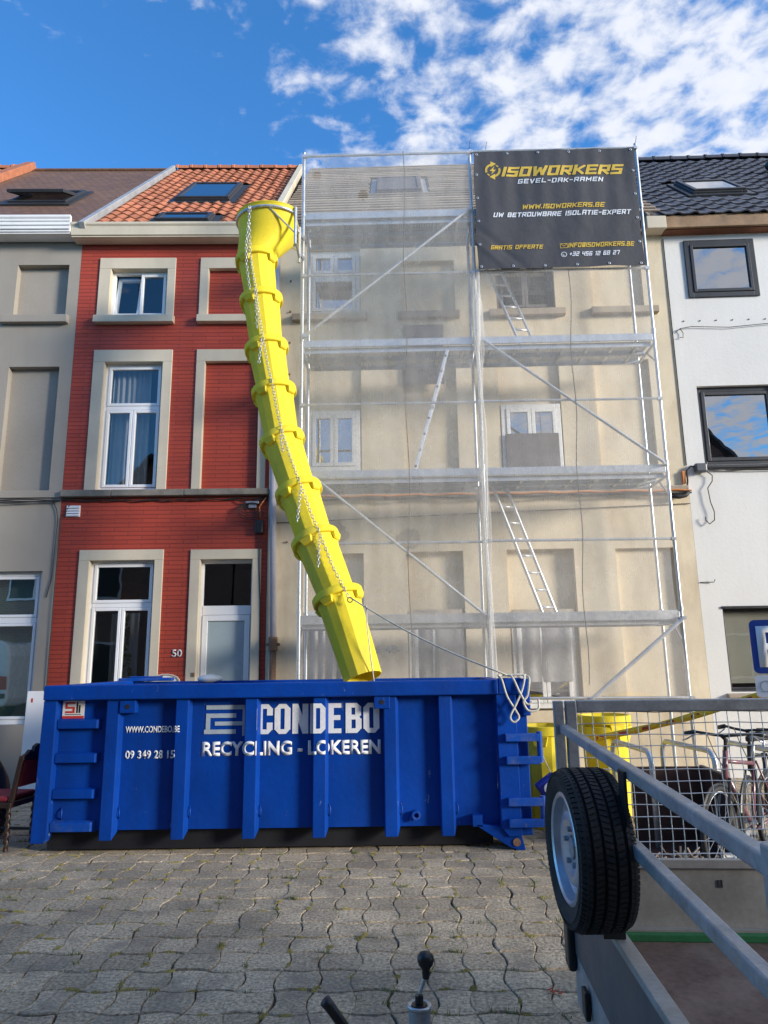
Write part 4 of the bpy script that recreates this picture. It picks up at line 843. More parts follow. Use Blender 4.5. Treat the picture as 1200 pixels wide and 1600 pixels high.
# ------------------------------------------------------------------ debris chute
chu = thing('debris_chute', 'long yellow sectional debris chute hanging from the scaffold into the skip', 'debris chute', (-.26,8.05,1.54))
CO = Vector((-.26,8.05,1.54))
CP = [Vector(p) for p in ((-1.79,9.30,7.36),(-1.70,9.25,6.71),(-1.60,9.20,5.95),(-1.47,9.10,5.27),(-1.33,9.0,4.54),(-1.08,8.80,3.80),(-.84,8.60,3.13),(-.55,8.35,2.41),(-.255,8.08,1.50))]
def axis_frame(p, q, twist=0.0):
    d = (q-p).normalized(); x = Vector((1,0,0)); x = (x - d*x.dot(d)).normalized(); y = d.cross(x)
    m = Matrix((x, y, d)).transposed().to_4x4(); m.translation = p; return m @ Matrix.Rotation(twist, 4, 'Z')
NF = 14
for i in range(len(CP)-1):
    p, q = CP[i], CP[i+1]; L = (q-p).length; mt = Matrix.Translation(-CO) @ axis_frame(p, q, random.uniform(-.2,.2)); Lx = L + (.16 if i < 7 else 0)
    b = MB(); b.M = mt
    b.lathe([(.272,-.02),(.262,.06),(.248,.14),(.215,Lx),(.207,Lx),(.238,.14),(.252,.05),(.262,-.02)], NF)
    sec = b.build('chute_section', M['yellow'], chu, 16)
    c = MB(); c.M = mt; c.lathe([(.262,-.055),(.296,-.055),(.306,-.043),(.306,.030),(.296,.040),(.262,.040)], 28)
    c.build('collar', M['yellow'], sec, 40)
    for k in range(4):
        a = k*PI/2 + .5; lb = MB(); lb.M = mt @ Matrix.Rotation(a, 4, 'Z')
        lb.add([(.255,-.085,.0405),(.308,-.085,.0405),(.308,.085,.0405),(.255,.085,.0405),(.255,-.060,.12),(.287,-.060,.11),(.287,.060,.11),(.255,.060,.12)], [(0,3,2,1),(4,5,6,7),(0,1,5,4),(1,2,6,5),(2,3,7,6),(3,0,4,7)])
        lb.build('lug', M['yellow'], sec, bevel=.008)
# hopper: D shaped mouth with its flat side against the scaffold
hp = MB(); hp.M = Matrix.Translation(-CO); n = 28; rings = []
def mouth(sx, sy, flat_x, cx, cy, z):
    out = []
    for k in range(n):
        a = 2*PI*k/n; x = math.cos(a)*sx; y = math.sin(a)*sy; out.append((cx + min(x, flat_x), cy + y, z))
    return out
c0 = CP[0]
for sx, sy, fx, cx, cy, z in ((.50,.46,.38,-1.60,9.32,8.05),(.485,.445,.365,-1.60,9.32,8.04),(.475,.43,.36,-1.60,9.32,7.99),(.40,.36,.34,-1.64,9.32,7.74),(.26,.255,.26,c0.x-.01,c0.y,7.44),(.248,.248,.25,c0.x,c0.y,7.33)): rings.append(mouth(sx, sy, fx, cx, cy, z))
vs = [v for r_ in rings for v in r_]
hp.add(vs, [(i*n+k, i*n+(k+1)%n, (i+1)*n+(k+1)%n, (i+1)*n+k) for i in range(len(rings)-1) for k in range(n)])
ho = hp.build('hopper', M['yellow'], chu, 40); sd = ho.modifiers.new('solid', 'SOLIDIFY'); sd.thickness = .012; sd.offset = -1
hb = MB(); hb.M = Matrix.Translation(-CO); hb.path(mouth(.49,.45,.37,-1.60,9.32,7.97)[:], .021, 8, True); hb.build('hopper_ring', M['galv'], ho, True)
hs_ = MB(); hs_.M = Matrix.Translation(-CO)
for y in (9.02, 9.50):
    hs_.tube((-1.20,y,8.04),(-1.20,y,7.46),.022,8); hs_.tube((-1.56,y-.13 if y < 9.3 else y+.1,7.96),(-1.21,y,7.64),.012,6)
hs_.tube((-1.20,9.02,7.54),(-1.20,9.50,7.54),.018,8); hs_.build('hopper_bracket', M['galv'], ho, 40)
cl = MB(); cl.M = Matrix.Translation(-CO)
for z in (7.95, 7.62): cl.beam((-1.20,9.5,z),(-1.16,9.66,z),.03,.06); cl.tube((-1.20,9.56,z-.04),(-1.20,9.56,z+.05),.018,8)
cl.build('clamp', M['galv_d'], ho)
# chains
lk_ = []
def chain(pts, pitch=.047):
    b = MB(); b.M = Matrix.Translation(-CO); pts = [Vector(p) for p in pts]; acc = 0; k = 0
    for p, q in zip(pts, pts[1:]):
        L = (q-p).length; d = (q-p).normalized(); s = acc
        while s < L:
            c = p + d*s; x = d.cross(Vector((0,1,0))).normalized(); y = x.cross(d); sd_ = x if k % 2 else y
            ring = [c + d*math.cos(2*PI*i/8)*.031 + sd_*math.sin(2*PI*i/8)*.016 for i in range(8)]
            b.path(ring, .0045, 4, True); s += pitch; k += 1
        acc = s - L
    return b.build('chain', M['galv'], chu, True)
def front(i, t, off, out=.33):
    p = CP[i].lerp(CP[i+1], t); return p + Vector((off, -out, 0))
chain([(-1.84,8.88,7.95)] + [front(i, t, -.04 + .022*i, .315) for i in range(0, 7) for t in (.02, .5)] + [front(7, .0, .13, .315)])
chain([(-1.82,8.88,7.95),(-1.87,8.91,7.4),(-1.86,8.93,7.1),(-1.80,8.93,6.7)]); chain([front(1,.0,-.03),front(1,.75,-.06,.31)]); chain([front(2,.02,-.02),front(2,.5,-.10,.32)])
chain([front(4,.0,.02),front(4,.35,-.02,.33)]); chain([front(5,.05,.05),front(5,.75,-.13,.40)]); chain([front(6,.05,.06),front(6,.55,-.08,.40)])
ringm = MB(); ringm.lathe([(.022,0),(.028,.006),(.034,0),(.028,-.006),(.022,0)], 14, 'y'); ringm.build('shackle_ring', M['rust'], chu, True, loc=front(7,.05,.14,.33) - CO)

# ------------------------------------------------------------------ blue skip container
ski = thing('skip_container', 'large blue steel skip container with white company lettering', 'skip', (-.93,6.9,0))
XL, XR, DP = -2.29, 2.20, 2.15       # local x of the ends, depth
P_ = .080                             # panel set back behind the rib faces
b = MB(); b.box(XL+.03, XR-.25, P_, P_+.012, .20, 1.37); b.box(XL+.03, XL+.042, P_+.0125, DP, .20, 1.40); b.box(XL+.0425, XR-.05, P_+.0125, DP, .20, .215); b.box(XL+.0425, XR-.05, DP-.012, DP, .216, 1.40); b.box(XR-.06, XR-.05, P_+.3, DP-.0125, .216, 1.40)
b.build('body', M['blue'], ski)
top = MB(); top.box(XL, XR-.22, -.035, .115, 1.365, 1.50); top.box(XL, XL+.12, .1155, DP, 1.40, 1.497); top.box(XL+.121, XR, DP-.10, DP+.02, 1.385, 1.478); top.box(XR-.14, XR, .30, DP-.11, 1.40, 1.478)
top.build('top_rail', M['blue'], ski, bevel=.012)
# end post, left
b = MB(); b.prism([(XL-.025,.11),(XL+.10,.11),(XL+.125,.17),(XL+.125,1.364),(XL,1.364)], -.012, P_+.02); b.build('end_post', M['blue'], ski, bevel=.008)
ribs = [-1.64, -.99, -.34, .30, .96, 1.475]
def rib(x, w=.118):
    b = MB(); z0 = .125
    b.add([(x-w/2,0,z0),(x+w/2,0,z0),(x+w/2,0,1.364),(x-w/2,0,1.364),(x-w/2-.006,P_+.005,z0+.06),(x+w/2+.022,P_+.005,z0+.06),(x+w/2+.022,P_+.005,1.364),(x-w/2-.006,P_+.005,1.364)], [(0,1,2,3),(0,4,5,1),(1,5,6,2),(2,6,7,3),(3,7,4,0),(4,7,6,5)])
    return b.build('rib', M['blue'], ski, bevel=.007)
for x in ribs: rib(x)
for x in [XL+.12] + ribs:
    MB().path([(x+.085, P_-.003, .30),(x+.10, P_-.03, .33),(x+.10, P_-.03, .37),(x+.085, P_-.003, .40)], .006, 5).build('tarpaulin_hook', M['blue_w'], ski, True)
for k, z in enumerate((1.105, .80, .485, .20)):
    b = MB(); b.add([(XL+.13,.02,z),(XL+.50,.02,z),(XL+.53,P_,z-.01),(XL+.13,P_,z-.01),(XL+.13,.02,z+.075),(XL+.50,.02,z+.075),(XL+.53,P_,z+.09),(XL+.13,P_,z+.09)], [(3,2,1,0),(4,5,6,7),(0,1,5,4),(1,2,6,5),(2,3,7,6),(3,0,4,7)])
    b.build('step', M['blue_w'] if k == 3 else M['blue'], ski, bevel=.005)
def lug_plate(x, z):
    b = MB(); b.box(x-.075, x+.075, -.012, P_, z-.06, z+.055); o = b.build('lifting_lug', M['blue'], ski, bevel=.006)
    MB().lathe([(.001,-.0155),(.022,-.0155),(.022,-.0125)], 14, 'y').build('lug_hole', M['black'], o, loc=(x, 0, z))
lug_plate(-1.50, 1.30); lug_plate(.885, 1.31)
b = MB(); b.lathe([(.022,-.02),(.042,-.02),(.042,.02),(.022,.02),(.022,-.02)], 16, 'y'); b.build('ring_hook', M['blue_w'], ski, 40, loc=(1.19,P_-.03,.30)); MB().path([(1.13,P_-.02,.25),(1.16,P_-.03,.33)], .012, 6).build('ring_pin', M['blue_w'], ski)
# right hand corner post, hinges and roller
b = MB(); b.prism([(1.955,.20),(2.02,.12),(2.14,.12),(2.14,1.364),(1.955,1.364)], -.025, P_+.02); b.build('end_post', M['blue'], ski, bevel=.006)
MB().box(2.1405,2.245,.02,.20,.12,1.50).build('rear_door_edge', M['blue'], ski, bevel=.008); MB().box(1.981,2.2,-.037,.018,1.3645,1.515).build('corner_cap', M['blue'], ski, bevel=.008); MB().box(2.2005,2.275,-.03,.16,1.17,1.505).build('corner_block', M['blue'], ski, bevel=.01)
for z in (.98, .78, .42, .24):
    MB().box(2.02,2.33,-.075,-.026,z-.035,z+.035).build('hinge_arm', M['blue_w'], ski, bevel=.006)
for z0, z1 in ((.76,1.03),(.21,.47)):
    MB().tube((2.335,-.05,z0),(2.335,-.05,z1),.026,12).build('hinge_pin', M['blue_w'], ski, 40)
b = MB(); b.prism([(1.70,.23),(1.955,.199),(2.02,.119),(2.14,.119),(2.17,.0),(2.10,-.0),(2.02,.03)], -.0, .09); b.build('roller_bracket', M['blue'], ski, bevel=.006)
MB().box(1.70,1.79,.0,P_,.205,.30).build('gusset', M['blue'], ski)
MB().tube((2.08,.10,.06),(2.08,.32,.06),.06,18).build('roller', M['galv_d'], ski, 40); MB().tube((2.09,-.012,.07),(2.09,.10,.07),.035,14).build('roller_axle', M['rust'], ski, 40)
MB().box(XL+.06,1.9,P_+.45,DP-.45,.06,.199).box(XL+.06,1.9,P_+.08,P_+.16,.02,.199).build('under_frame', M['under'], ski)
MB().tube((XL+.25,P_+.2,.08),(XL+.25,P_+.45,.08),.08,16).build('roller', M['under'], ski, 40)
# lettering on panels and again across the rib faces
def skip_text(body, x0, x1, z0, z1, mat, bold, shear=0):
    k = 1.0116; text_obj('lettering', body, L_((x0-.93)*k), L_((x1-.93)*k), 1.68+(z0-1.68)*k, 1.68+(z1-1.68)*k, P_-.004, mat, ski, bold, shear, .002)
    for rx in ribs:
        text_obj('lettering', body, x0, x1, z0, z1, -.003, mat, ski, bold, shear, .002, [((rx-.057,0,0),(-1,0,0)), ((rx+.057,0,0),(1,0,0))])
L_ = lambda x: x + .93
HV = {'C':[[(4,6.6),(4,8.6),(3,9.6),(1,9.6),(0,8.6),(0,1.4),(1,.4),(3,.4),(4,1.4),(4,3.4)]], 'O':[[(0,5),(0,8.6),(1,9.6),(3,9.6),(4,8.6),(4,1.4),(3,.4),(1,.4),(0,1.4),(0,5)]], 'N':[[(0,-.4),(0,10.4)],[(4,-.4),(4,10.4)],[(.2,9.4),(3.8,.6)]],
 'D':[[(0,-.4),(0,10.4)],[(0,9.6),(2.9,9.6),(4,8.5),(4,1.5),(2.9,.4),(0,.4)]], 'E':[[(0,-.4),(0,10.4)],[(0,9.6),(3.9,9.6)],[(0,5.2),(3.5,5.2)],[(0,.4),(3.9,.4)]], 'B':[[(0,-.4),(0,10.4)],[(0,9.6),(3,9.6),(3.8,8.9),(3.8,6.1),(3,5.3),(0,5.3)],[(3,5.3),(4,4.4),(4,1.4),(3,.4),(0,.4)]]}
def heavy_text(text, x0, x1, z0, z1, mat):
    def geo(y):
        b = MB(); vw, hw_ = 2.35, 1.75; gap = 3.1; tot = len(text)*4 + (len(text)-1)*gap + vw; kx = (x1-x0)/tot; kz = (z1-z0)/10.8; cx = vw/2; k = 0
        for ch in text:
            for st in HV[ch]:
                for (ax, ay), (bx_, by) in zip(st, st[1:]):
                    dx, dy = bx_-ax, by-ay; L = math.hypot(dx, dy); dx, dy = dx/L, dy/L; k = (k+1) % 6
                    w_ = vw if abs(dy) > abs(dx) else hw_
                    e = .0 if abs(dx) < .01 and len(st) == 2 else .32
                    q = [(ax-dx*e+dy*w_/2, ay-dy*e-dx*w_/2), (bx_+dx*e+dy*w_/2, by+dy*e-dx*w_/2), (bx_+dx*e-dy*w_/2, by+dy*e+dx*w_/2), (ax-dx*e-dy*w_/2, ay-dy*e+dx*w_/2)]
                    q = [(x, min(10.4, max(-.4, yy))) for x, yy in q]
                    b.add([(x0 + (cx+x)*kx, y - .0004*k, z0 + (yy+.4)*kz) for x, yy in q], [(0,1,2,3)])
            cx += 4 + gap
        return b
    kk = 1.0116; bg_ = geo(P_-.004); bg_.v = [(L_((v[0]-.93)*kk), v[1], 1.68+(v[2]-1.68)*kk) for v in bg_.v]; bg_.build('lettering', mat, ski)
    for rx in ribs:
        me = geo(-.003).mesh('lettering', mat); bm = bmesh.new(); bm.from_mesh(me)
        for co, no in (((rx-.057,0,0),(-1,0,0)), ((rx+.057,0,0),(1,0,0))): bmesh.ops.bisect_plane(bm, geom=bm.verts[:]+bm.edges[:]+bm.faces[:], plane_co=co, plane_no=no, clear_outer=True)
        bm.to_mesh(me); bm.free()
        if me.polygons: inst('lettering', me, ski)
heavy_text('CONDEBO', L_(-1.215), L_(-.07), 1.035, 1.305, M['letter']); skip_text('RECYCLING - LOKEREN', L_(-1.72), L_(-.06), .845, .975, M['letter'], .040)
skip_text('WWW.CONDEBO.BE', L_(-2.44), L_(-1.935), 1.062, 1.122, M['letter'], .026); skip_text('09 349 28 15', L_(-2.43), L_(-1.97), .83, .905, M['letter'], .026)
lg = MB(); lx0, lz0 = L_(-1.725), 1.035
def bar(x0, x1, z0, z1): lg.box(lx0+x0, lx0+x1, P_-.006, P_-.001, lz0+z0, lz0+z1)
bar(.015,.40,.222,.262); bar(.36,.40,-.02,.2215); bar(.015,.30,.146,.186); bar(.015,.055,.0405,.1455); bar(.0,.30,.0,.040); bar(.10,.3595,.076,.112)
lg.build('company_logo', M['logo_g'], ski)
st = MB().box(L_(-3.075),L_(-2.868),P_-.004,P_-.001,1.19,1.355).build('sticker', M['stk_w'], ski)
MB().box(L_(-3.074),L_(-2.869),P_-.006,P_-.0045,1.1900,1.2170).box(L_(-3.049),L_(-2.959),P_-.006,P_-.0045,1.3270,1.3430).box(L_(-3.049),L_(-3.029),P_-.006,P_-.0045,1.3000,1.3268).box(L_(-3.049),L_(-2.959),P_-.006,P_-.0045,1.2830,1.2998).box(L_(-2.979),L_(-2.959),P_-.006,P_-.0045,1.2610,1.2828).box(L_(-3.049),L_(-2.959),P_-.006,P_-.0045,1.2430,1.2608).build('sticker_print', M['stk_r'], st)
MB().box(L_(-2.944),L_(-2.929),P_-.006,P_-.0045,1.2430,1.3430).box(L_(-2.921),L_(-2.906),P_-.006,P_-.0045,1.2430,1.3150).box(L_(-3.049),L_(-2.899),P_-.006,P_-.0045,1.2270,1.2330).build('sticker_print', M['black'], st)
# rubble heaped inside
rb = MB()
for k in range(140):
    x, y = random.uniform(XL+.3,XR-.4), random.uniform(.4,DP-.3); z = .55 + .62*math.exp(-((x-.9)**2*.5 + (y-1.1)**2*1.2)); s = random.uniform(.04,.16)
    rb.M = Matrix.Translation((x,y,z)) @ Euler((random.random()*3,random.random()*3,random.random()*3)).to_matrix().to_4x4(); rb.box(-s,s,-s*.7,s*.7,-s*.4,s*.4)
rb.M = Matrix.Identity(4); rb.box(XL+.1,XR-.1,.15,DP-.05,.3,.5)
o = rb.build('rubble_heap', M['rubble'], None, loc=ski.location); tag(o, 'broken rubble heaped inside the blue skip', 'rubble', kind='stuff')
# pale bag corner and blue lid on the rim
bb = MB(); bb.sphere((0,0,0),.16,14,8,(1.0,.7,.35)); tag(bb.build('dust_bag', M['gutter_w'], None, True, loc=(-2.18,9.02,1.50)), 'pale sack edge showing above the skip rim', 'sack')
tag(MB().box(-.33,.33,-.05,.05,-.02,.02).box(-.2,.2,-.03,.03,.0201,.04).build('blue_lid', M['blue_w'], None, bevel=.01, loc=(-2.95,8.96,1.505)), 'flat blue lid lying on the skip rim at left', 'lid')

# rope from the chute to the skip corner
rp = thing('rope', 'thin rope stretched from the chute collar to the skip corner, knotted in loops', 'rope', (1.15,6.86,1.5))
RO = Vector((1.15,6.86,1.5)); A = front(7,.02,.15,.33); B = Vector((1.13,6.86,1.545))
r1 = MB(); r1.M = Matrix.Translation(-RO); r1.path([A.lerp(B, t/10) + Vector((0,0,-.06*math.sin(PI*t/10))) for t in range(11)], .0085, 5); r1.build('taut_rope', M['rope'], rp, True)
r2 = MB(); r2.M = Matrix.Translation(-RO); C1 = A.lerp(B, .12); r2.path([C1, C1 + Vector((.01,0,-.25)), C1 + Vector((.05,.0,-.6)), C1 + Vector((.10,.0,-.98))], .007, 5); r2.build('hanging_tail', M['rope'], rp, True)
def loopy(pts):
    b = MB(); out = []
    P = [Vector(p) for p in pts]
    for i in range(len(P)-1):
        p0, p1, p2, p3 = P[max(0,i-1)], P[i], P[i+1], P[min(len(P)-1,i+2)]
        for k in range(6):
            t = k/6; out.append(.5*((2*p1) + (p2-p0)*t + (2*p0-5*p1+4*p2-p3)*t*t + (3*p1-p0-3*p2+p3)*t**3))
    out.append(P[-1]); b.path(out, .0105, 6); return b.build('rope_loop', M['rope'], rp, True)
loopy([(-.09,.02,.03),(-.07,-.035,.0),(-.03,-.045,-.15),(.04,-.045,-.27),(.07,-.05,-.34),(.02,-.05,-.38),(-.01,-.05,-.33),(.05,-.05,-.22),(.11,-.045,-.10),(.14,-.04,.0),(.15,.02,.035)])
loopy([(.0,.03,.035),(.03,-.04,.02),(.09,-.05,-.12),(.15,-.05,-.22),(.20,-.05,-.20)]); loopy([(.18,.03,.03),(.185,-.045,.0),(.16,-.05,-.14),(.12,-.05,-.20),(.16,-.05,-.28),(.25,-.05,-.27),(.26,-.04,-.18)])
loopy([(-.10,.0,.04),(-.02,.03,.04),(.08,.03,.045),(.17,.02,.04)])

# ------------------------------------------------------------------ yellow chute sections waiting on the ground
def tub(loc, h, label, rt=.275, rb_=.225, nstack=1, rot=0):
    t = thing('chute_section', label, 'chute section', loc, rot, 'spare chute sections on the ground')
    b = MB(); b.lathe([(rb_*.97,0),(rb_,0),(rt-.02,h-.16),(rt,h-.05),(rt,h),(rt-.012,h),(rt-.03,h-.15),(rb_-.012,.01)], NF); b.build('shell', M['yellow'], t, 16)
    for k in range(nstack):
        z = h - k*.115; c = MB(); c.lathe([(rt-.004,z-.09),(rt+.018,z-.085),(rt+.022,z),(rt-.004,z+.004)], 28); c.build('collar', M['yellow'], t, 40)
        for q in range(4):
            lb = MB(); lb.M = Matrix.Rotation(q*PI/2 + .9 + .3*k, 4, 'Z'); lb.add([(rt-.01,-.09,z-.0905),(rt+.022,-.09,z-.0905),(rt+.022,.09,z-.0905),(rt-.01,.09,z-.0905),(rt-.02,-.06,z-.20),(rt+.008,-.06,z-.19),(rt+.008,.06,z-.19),(rt-.02,.06,z-.20)], [(0,3,2,1),(4,5,6,7),(0,1,5,4),(1,2,6,5),(2,3,7,6),(3,0,4,7)]); lb.build('lug', M['yellow'], t, bevel=.006)
    return t
tub((1.66,7.85,0), 1.0, 'yellow chute section standing upright beside the skip hinges', rot=.3)
tub((2.45,8.35,0), 1.06, 'yellow chute section standing behind the bicycle rack, open end up', nstack=2, rot=.9)
# blue hand winch
wi = thing('hand_winch', 'small blue hand winch with white drum beside the skip hinges', 'winch', (1.62,7.45,.42))
b = MB(); b.M = Matrix.Rotation(R(-35), 4, 'Y'); b.box(-.11,.11,-.05,.05,-.11,.13); b.build('housing', M['winch'], wi, bevel=.015)
b = MB(); b.lathe([(.02,-.07),(.055,-.07),(.055,-.052),(.02,-.052)], 16, 'y'); b.build('drum', M['pvc'], wi, 40, loc=(-.03,0,.02)); MB().path([(.0,.0,-.1),(.05,.0,-.25),(.12,.0,-.40)], .012, 6).build('cable', M['cable'], wi); MB().box(-.02,.10,-.04,.04,.13,.155).build('plate', M['galv'], wi, rot=(0,R(25),0)); MB().path([(.02,0,.12),(-.10,.02,.40)], .005, 5).build('hook_cord', M['rope'], wi)
MB().box(-.06,.06,-.04,.04,-.42,-.13).build('stand', M['black'], wi)

# ------------------------------------------------------------------ trailer in the foreground
PSI = R(3.8)
tra = thing('trailer', 'flatbed trailer in the foreground with mesh side, spare wheel and drawbar', 'trailer', (.783,3.366,0), -PSI)
# local frame: x along the far side to the right, y away from the camera; front plane x = 0, from y = 0 (far) to y = -2.10 (near)
TW, TL = 2.16, 2.9; FZ = .53
MB().box(.03,TL,-TW+.03,-.03,FZ-.018,FZ).build('floor', M['ply'], tra)
for y0, y1 in ((-.03,.0),(-TW,-TW+.03)):
    if y0 > -1: MB().box(.0305,TL,y0,y1,FZ-.12,.83).build('side_board', M['alub'], tra, bevel=.006); MB().box(.0305,TL,y0-.018,y0-.0005,.80,.832).build('board_lip', M['alub'], tra); MB().box(.0305,TL,y0-.035,y0-.0005,FZ+.001,FZ+.035).build('board_foot', M['alub'], tra)
    else: MB().box(.0305,TL,y0,y1,FZ-.12,.60).build('side_board', M['alub'], tra, bevel=.006)
for x in (.62, .635): MB().box(x,x+.006,-.034,-.0305,.72,.75).build('rivet_slot', M['cable'], tra)
fbm = MB(); fbm.box(-.0,.029,-TW,.0,.47,.775); fbm.build('front_board', M['alubd'], tra, bevel=.004); MB().box(-.004,.045,-TW,-.0,.7755,.80).build('board_cap', M['alub'], tra, bevel=.003)
MB().box(.005,.075,-TW,.0,.26,.4695).build('chassis_beam', M['galv_d'], tra, bevel=.01); MB().box(-.004,.0045,-1.02,-.90,.36,.43).build('reflector', M['alub'], tra, bevel=.002)
MB().box(-.03,.004,-.07,.03,.40,.62).build('marker_lamp', M['black'], tra, bevel=.012); MB().box(-.02,.0,-.33,-.26,.33,.43).build('lamp_bracket', M['black'], tra, bevel=.006)
MB().box(.10,TL,-.30,-.10,.30,FZ-.0185).box(.10,TL,-TW+.1,-TW+.3,.30,FZ-.0185).build('chassis_rail', M['galv_d'], tra)
MB().beam((.0305,-.085,FZ+.015),(TL,-.085,FZ+.015),.03,.03).build('green_batten', M['green'], tra, bevel=.004); MB().box(1.0,1.5,-.07,-.036,FZ+.041,FZ+.055).build('wood_strip', M['batten'], tra)
# corner posts and rails of the front gate
GD = M['galv_d']
MB().box(-.022,.022,-.03,.014,.48,1.495).build('front_post', GD, tra, bevel=.004); MB().box(-.022,.022,-TW+.03,-TW+.075,.48,1.375).build('front_post', GD, tra, bevel=.004)
MB().beam((.014,-.031,1.375),(.014,-TW+.03,1.325),.034,.037).build('front_rail', GD, tra, bevel=.005); MB().beam((.014,-.031,1.16),(.014,-TW+.03,1.115),.034,.037).build('front_rail', GD, tra, bevel=.005)
MB().box(.03,.078,-.033,.012,.832,1.495).build('mesh_post', GD, tra, bevel=.004); MB().box(.0785,TL,-.030,.012,1.445,1.497).build('mesh_top_rail', GD, tra, bevel=.005)
wm_ = MB(); x = .10
def kink(z, x): return x + (.012*math.sin((z-.84)*5.2 + x*2.0) if z < 1.30 else .0)
while x < TL:
    wm_.path([(kink(z, x), -.012 + .002*math.sin(z*40), z) for z in [.825 + .0885*k for k in range(8)]], .0021, 4); x += .0495
for k in range(13):
    z = .85 + .0495*k; wm_.path([(.075 + (TL-.075)*i/24, -.016, z + .0025*math.sin(i*1.7 + k) - (.006 if i == 6 and k == 5 else 0)) for i in range(25)], .0021, 4)
wm_.build('wire_mesh', M['galv'], tra)
# spare wheel on its bracket
sw_ = bpy.data.objects.new('spare_wheel', None); 
def wheel(parent, loc, rot, R_=.262, W_=.195, RR=.178, name='spare_wheel', tread=True):
    b = MB(); hw = W_/2
    prof = [(RR,-hw*.80),(RR+.012,-hw*.92),(RR+.045,-hw*1.0),(R_-.030,-hw*.98),(R_-.012,-hw*.88),(R_-.010,-hw*.80)]
    gv = [(-.58,.03),(-.20,.028),(.20,.028),(.58,.03)]; y = -hw*.80; pts = []
    for c, w_ in gv:
        c *= hw; w2 = w_*hw*2.2/2*1.6; pts += [(R_-.002,c-w2),(R_-.012,c-w2*.7),(R_-.012,c+w2*.7),(R_-.002,c+w2)]
    prof += [(R_-.003,-hw*.79)] + pts + [(R_-.003,hw*.79),(R_-.010,hw*.80),(R_-.012,hw*.88),(R_-.030,hw*.98),(RR+.045,hw),(RR+.012,hw*.92),(RR,hw*.80)]
    b.lathe(prof, 72, 'x'); o = b.build(name, M['rubber'], parent, 30, loc=loc, rot=rot)
    if tread:
        blk = MB(); nb = 84
        for i in range(nb):
            a = 2*PI*i/nb
            for j, (c0, c1) in enumerate(((-.97,-.645),(-.52,-.26),(-.14,.14),(.26,.52),(.645,.97))):
                ph = a + (j*.37 % 1)*2*PI/nb; q = 2*PI/nb*.34; blk.M = Matrix.Rotation(ph, 4, 'X'); sk = .0035*(1 if j % 2 else -1)
                h0 = R_-.004; h1 = R_+.001; e0 = c0*hw; e1 = c1*hw
                if abs(c0) > .9: h0o, h1o = R_-.022, R_-.012
                else: h0o, h1o = h0, h1
                if abs(c1) > .9: h0r, h1r = R_-.022, R_-.012
                else: h0r, h1r = h0, h1
                t0 = math.sin(q)*R_
                blk.add([(e0,-t0-sk,h0o),(e1,-t0+sk,h0r),(e1,t0+sk,h0r),(e0,t0-sk,h0o),(e0,-t0-sk,h1o),(e1,-t0+sk,h1r),(e1,t0+sk,h1r),(e0,t0-sk,h1o)], [(4,5,6,7),(0,1,5,4),(1,2,6,5),(2,3,7,6),(3,0,4,7)])
        blk.M = Matrix.Identity(4); blk.build('tread_blocks', M['rubber'], o)['kind'] = 'stuff'
    rm = MB(); rm.lathe([(RR+.004,-hw*.84),(RR-.004,-hw*.90),(RR-.012,-hw*.84),(RR-.018,-hw*.52),(RR-.030,-hw*.40),(.128,-hw*.34),(.120,-hw*.42),(.108,-hw*.66),(.096,-hw*.72),(.075,-hw*.68),(.050,-hw*.56),(.036,-hw*.56),(.034,-hw*.3)], 48, 'x'); rm.lathe([(RR-.02,-hw*.3),(RR-.02,hw*.8)], 40, 'x'); ri = rm.build('rim', M['rimsteel'], o, 35)
    hb_ = MB(); hb_.lathe([(.034,-hw*.45),(.03,-hw*.62),(.001,-hw*.68)], 16, 'x')
    for k in range(5): a = 2*PI*k/5 + .3; hb_.tube((-hw*.50, math.cos(a)*.055, math.sin(a)*.055), (-hw*.56-.014, math.cos(a)*.055, math.sin(a)*.055), .009, 6)
    hb_.build('hub', M['galv_d'], o, 30)
    return o
wheel(tra, (-.088,-.945,1.095), (0,0,R(4.5)), R_=.238, W_=.172, RR=.162)
for q in ((-.02,-.004,-1.0,-.90,1.02,1.142),(-.012,-.004,-1.16,-1.09,1.20,1.352),(-.04,.03,-.86,-.78,.801,.86)): MB().box(*q).build('wheel_bracket', M['black'], tra)
# road wheels, axle
for y in (-TW-.02, .02): wheel(tra, (1.55,y+(-.10 if y < -1 else .10),.262), (0,0,R(90)), name='road_wheel', tread=False)
MB().tube((1.55,-TW+.05,.262),(1.55,-.05,.262),.03,10).build('axle', GD, tra, 40)
# drawbar, jockey wheel and handbrake
MB().box(-1.35,.004,-1.14,-1.03,.36,.46).build('drawbar', GD, tra, bevel=.006); MB().box(-1.60,-1.3505,-1.12,-1.05,.40,.47).sphere((-1.60,-1.085,.44),.05,12,8).build('coupling', M['black'], tra, bevel=.004)
jx, jy = -.625, -1.215
jk = MB().tube((jx,jy,.16),(jx,jy,.746),.030,18).build('jockey_tube', M['galv_d'], tra, 40); MB().lathe([(.024,.746),(.033,.746),(.034,.754),(.030,.757),(.022,.751)], 20).build('tube_rim', M['galv'], jk, True, loc=(jx,jy,0))
MB().tube((jx,jy,.747),(jx,jy,.756),.022,14).tube((jx,jy,.751),(jx,jy,.778),.0115,10).build('crank_socket', M['black'], jk, 40)
MB().path([(jx,jy,.774),(jx+.003,jy,.785),(jx+.016,jy,.818),(jx+.020,jy,.840)], .0058, 8).build('crank_handle', M['galv'], jk, True)
kb = MB(); kb.lathe([(.0095,.0),(.011,.012),(.0105,.022),(.020,.034),(.0235,.045),(.0225,.056),(.016,.064),(.002,.068)], 20); kb.build('crank_knob', M['black'], jk, True, loc=(jx+.020,jy,.820))
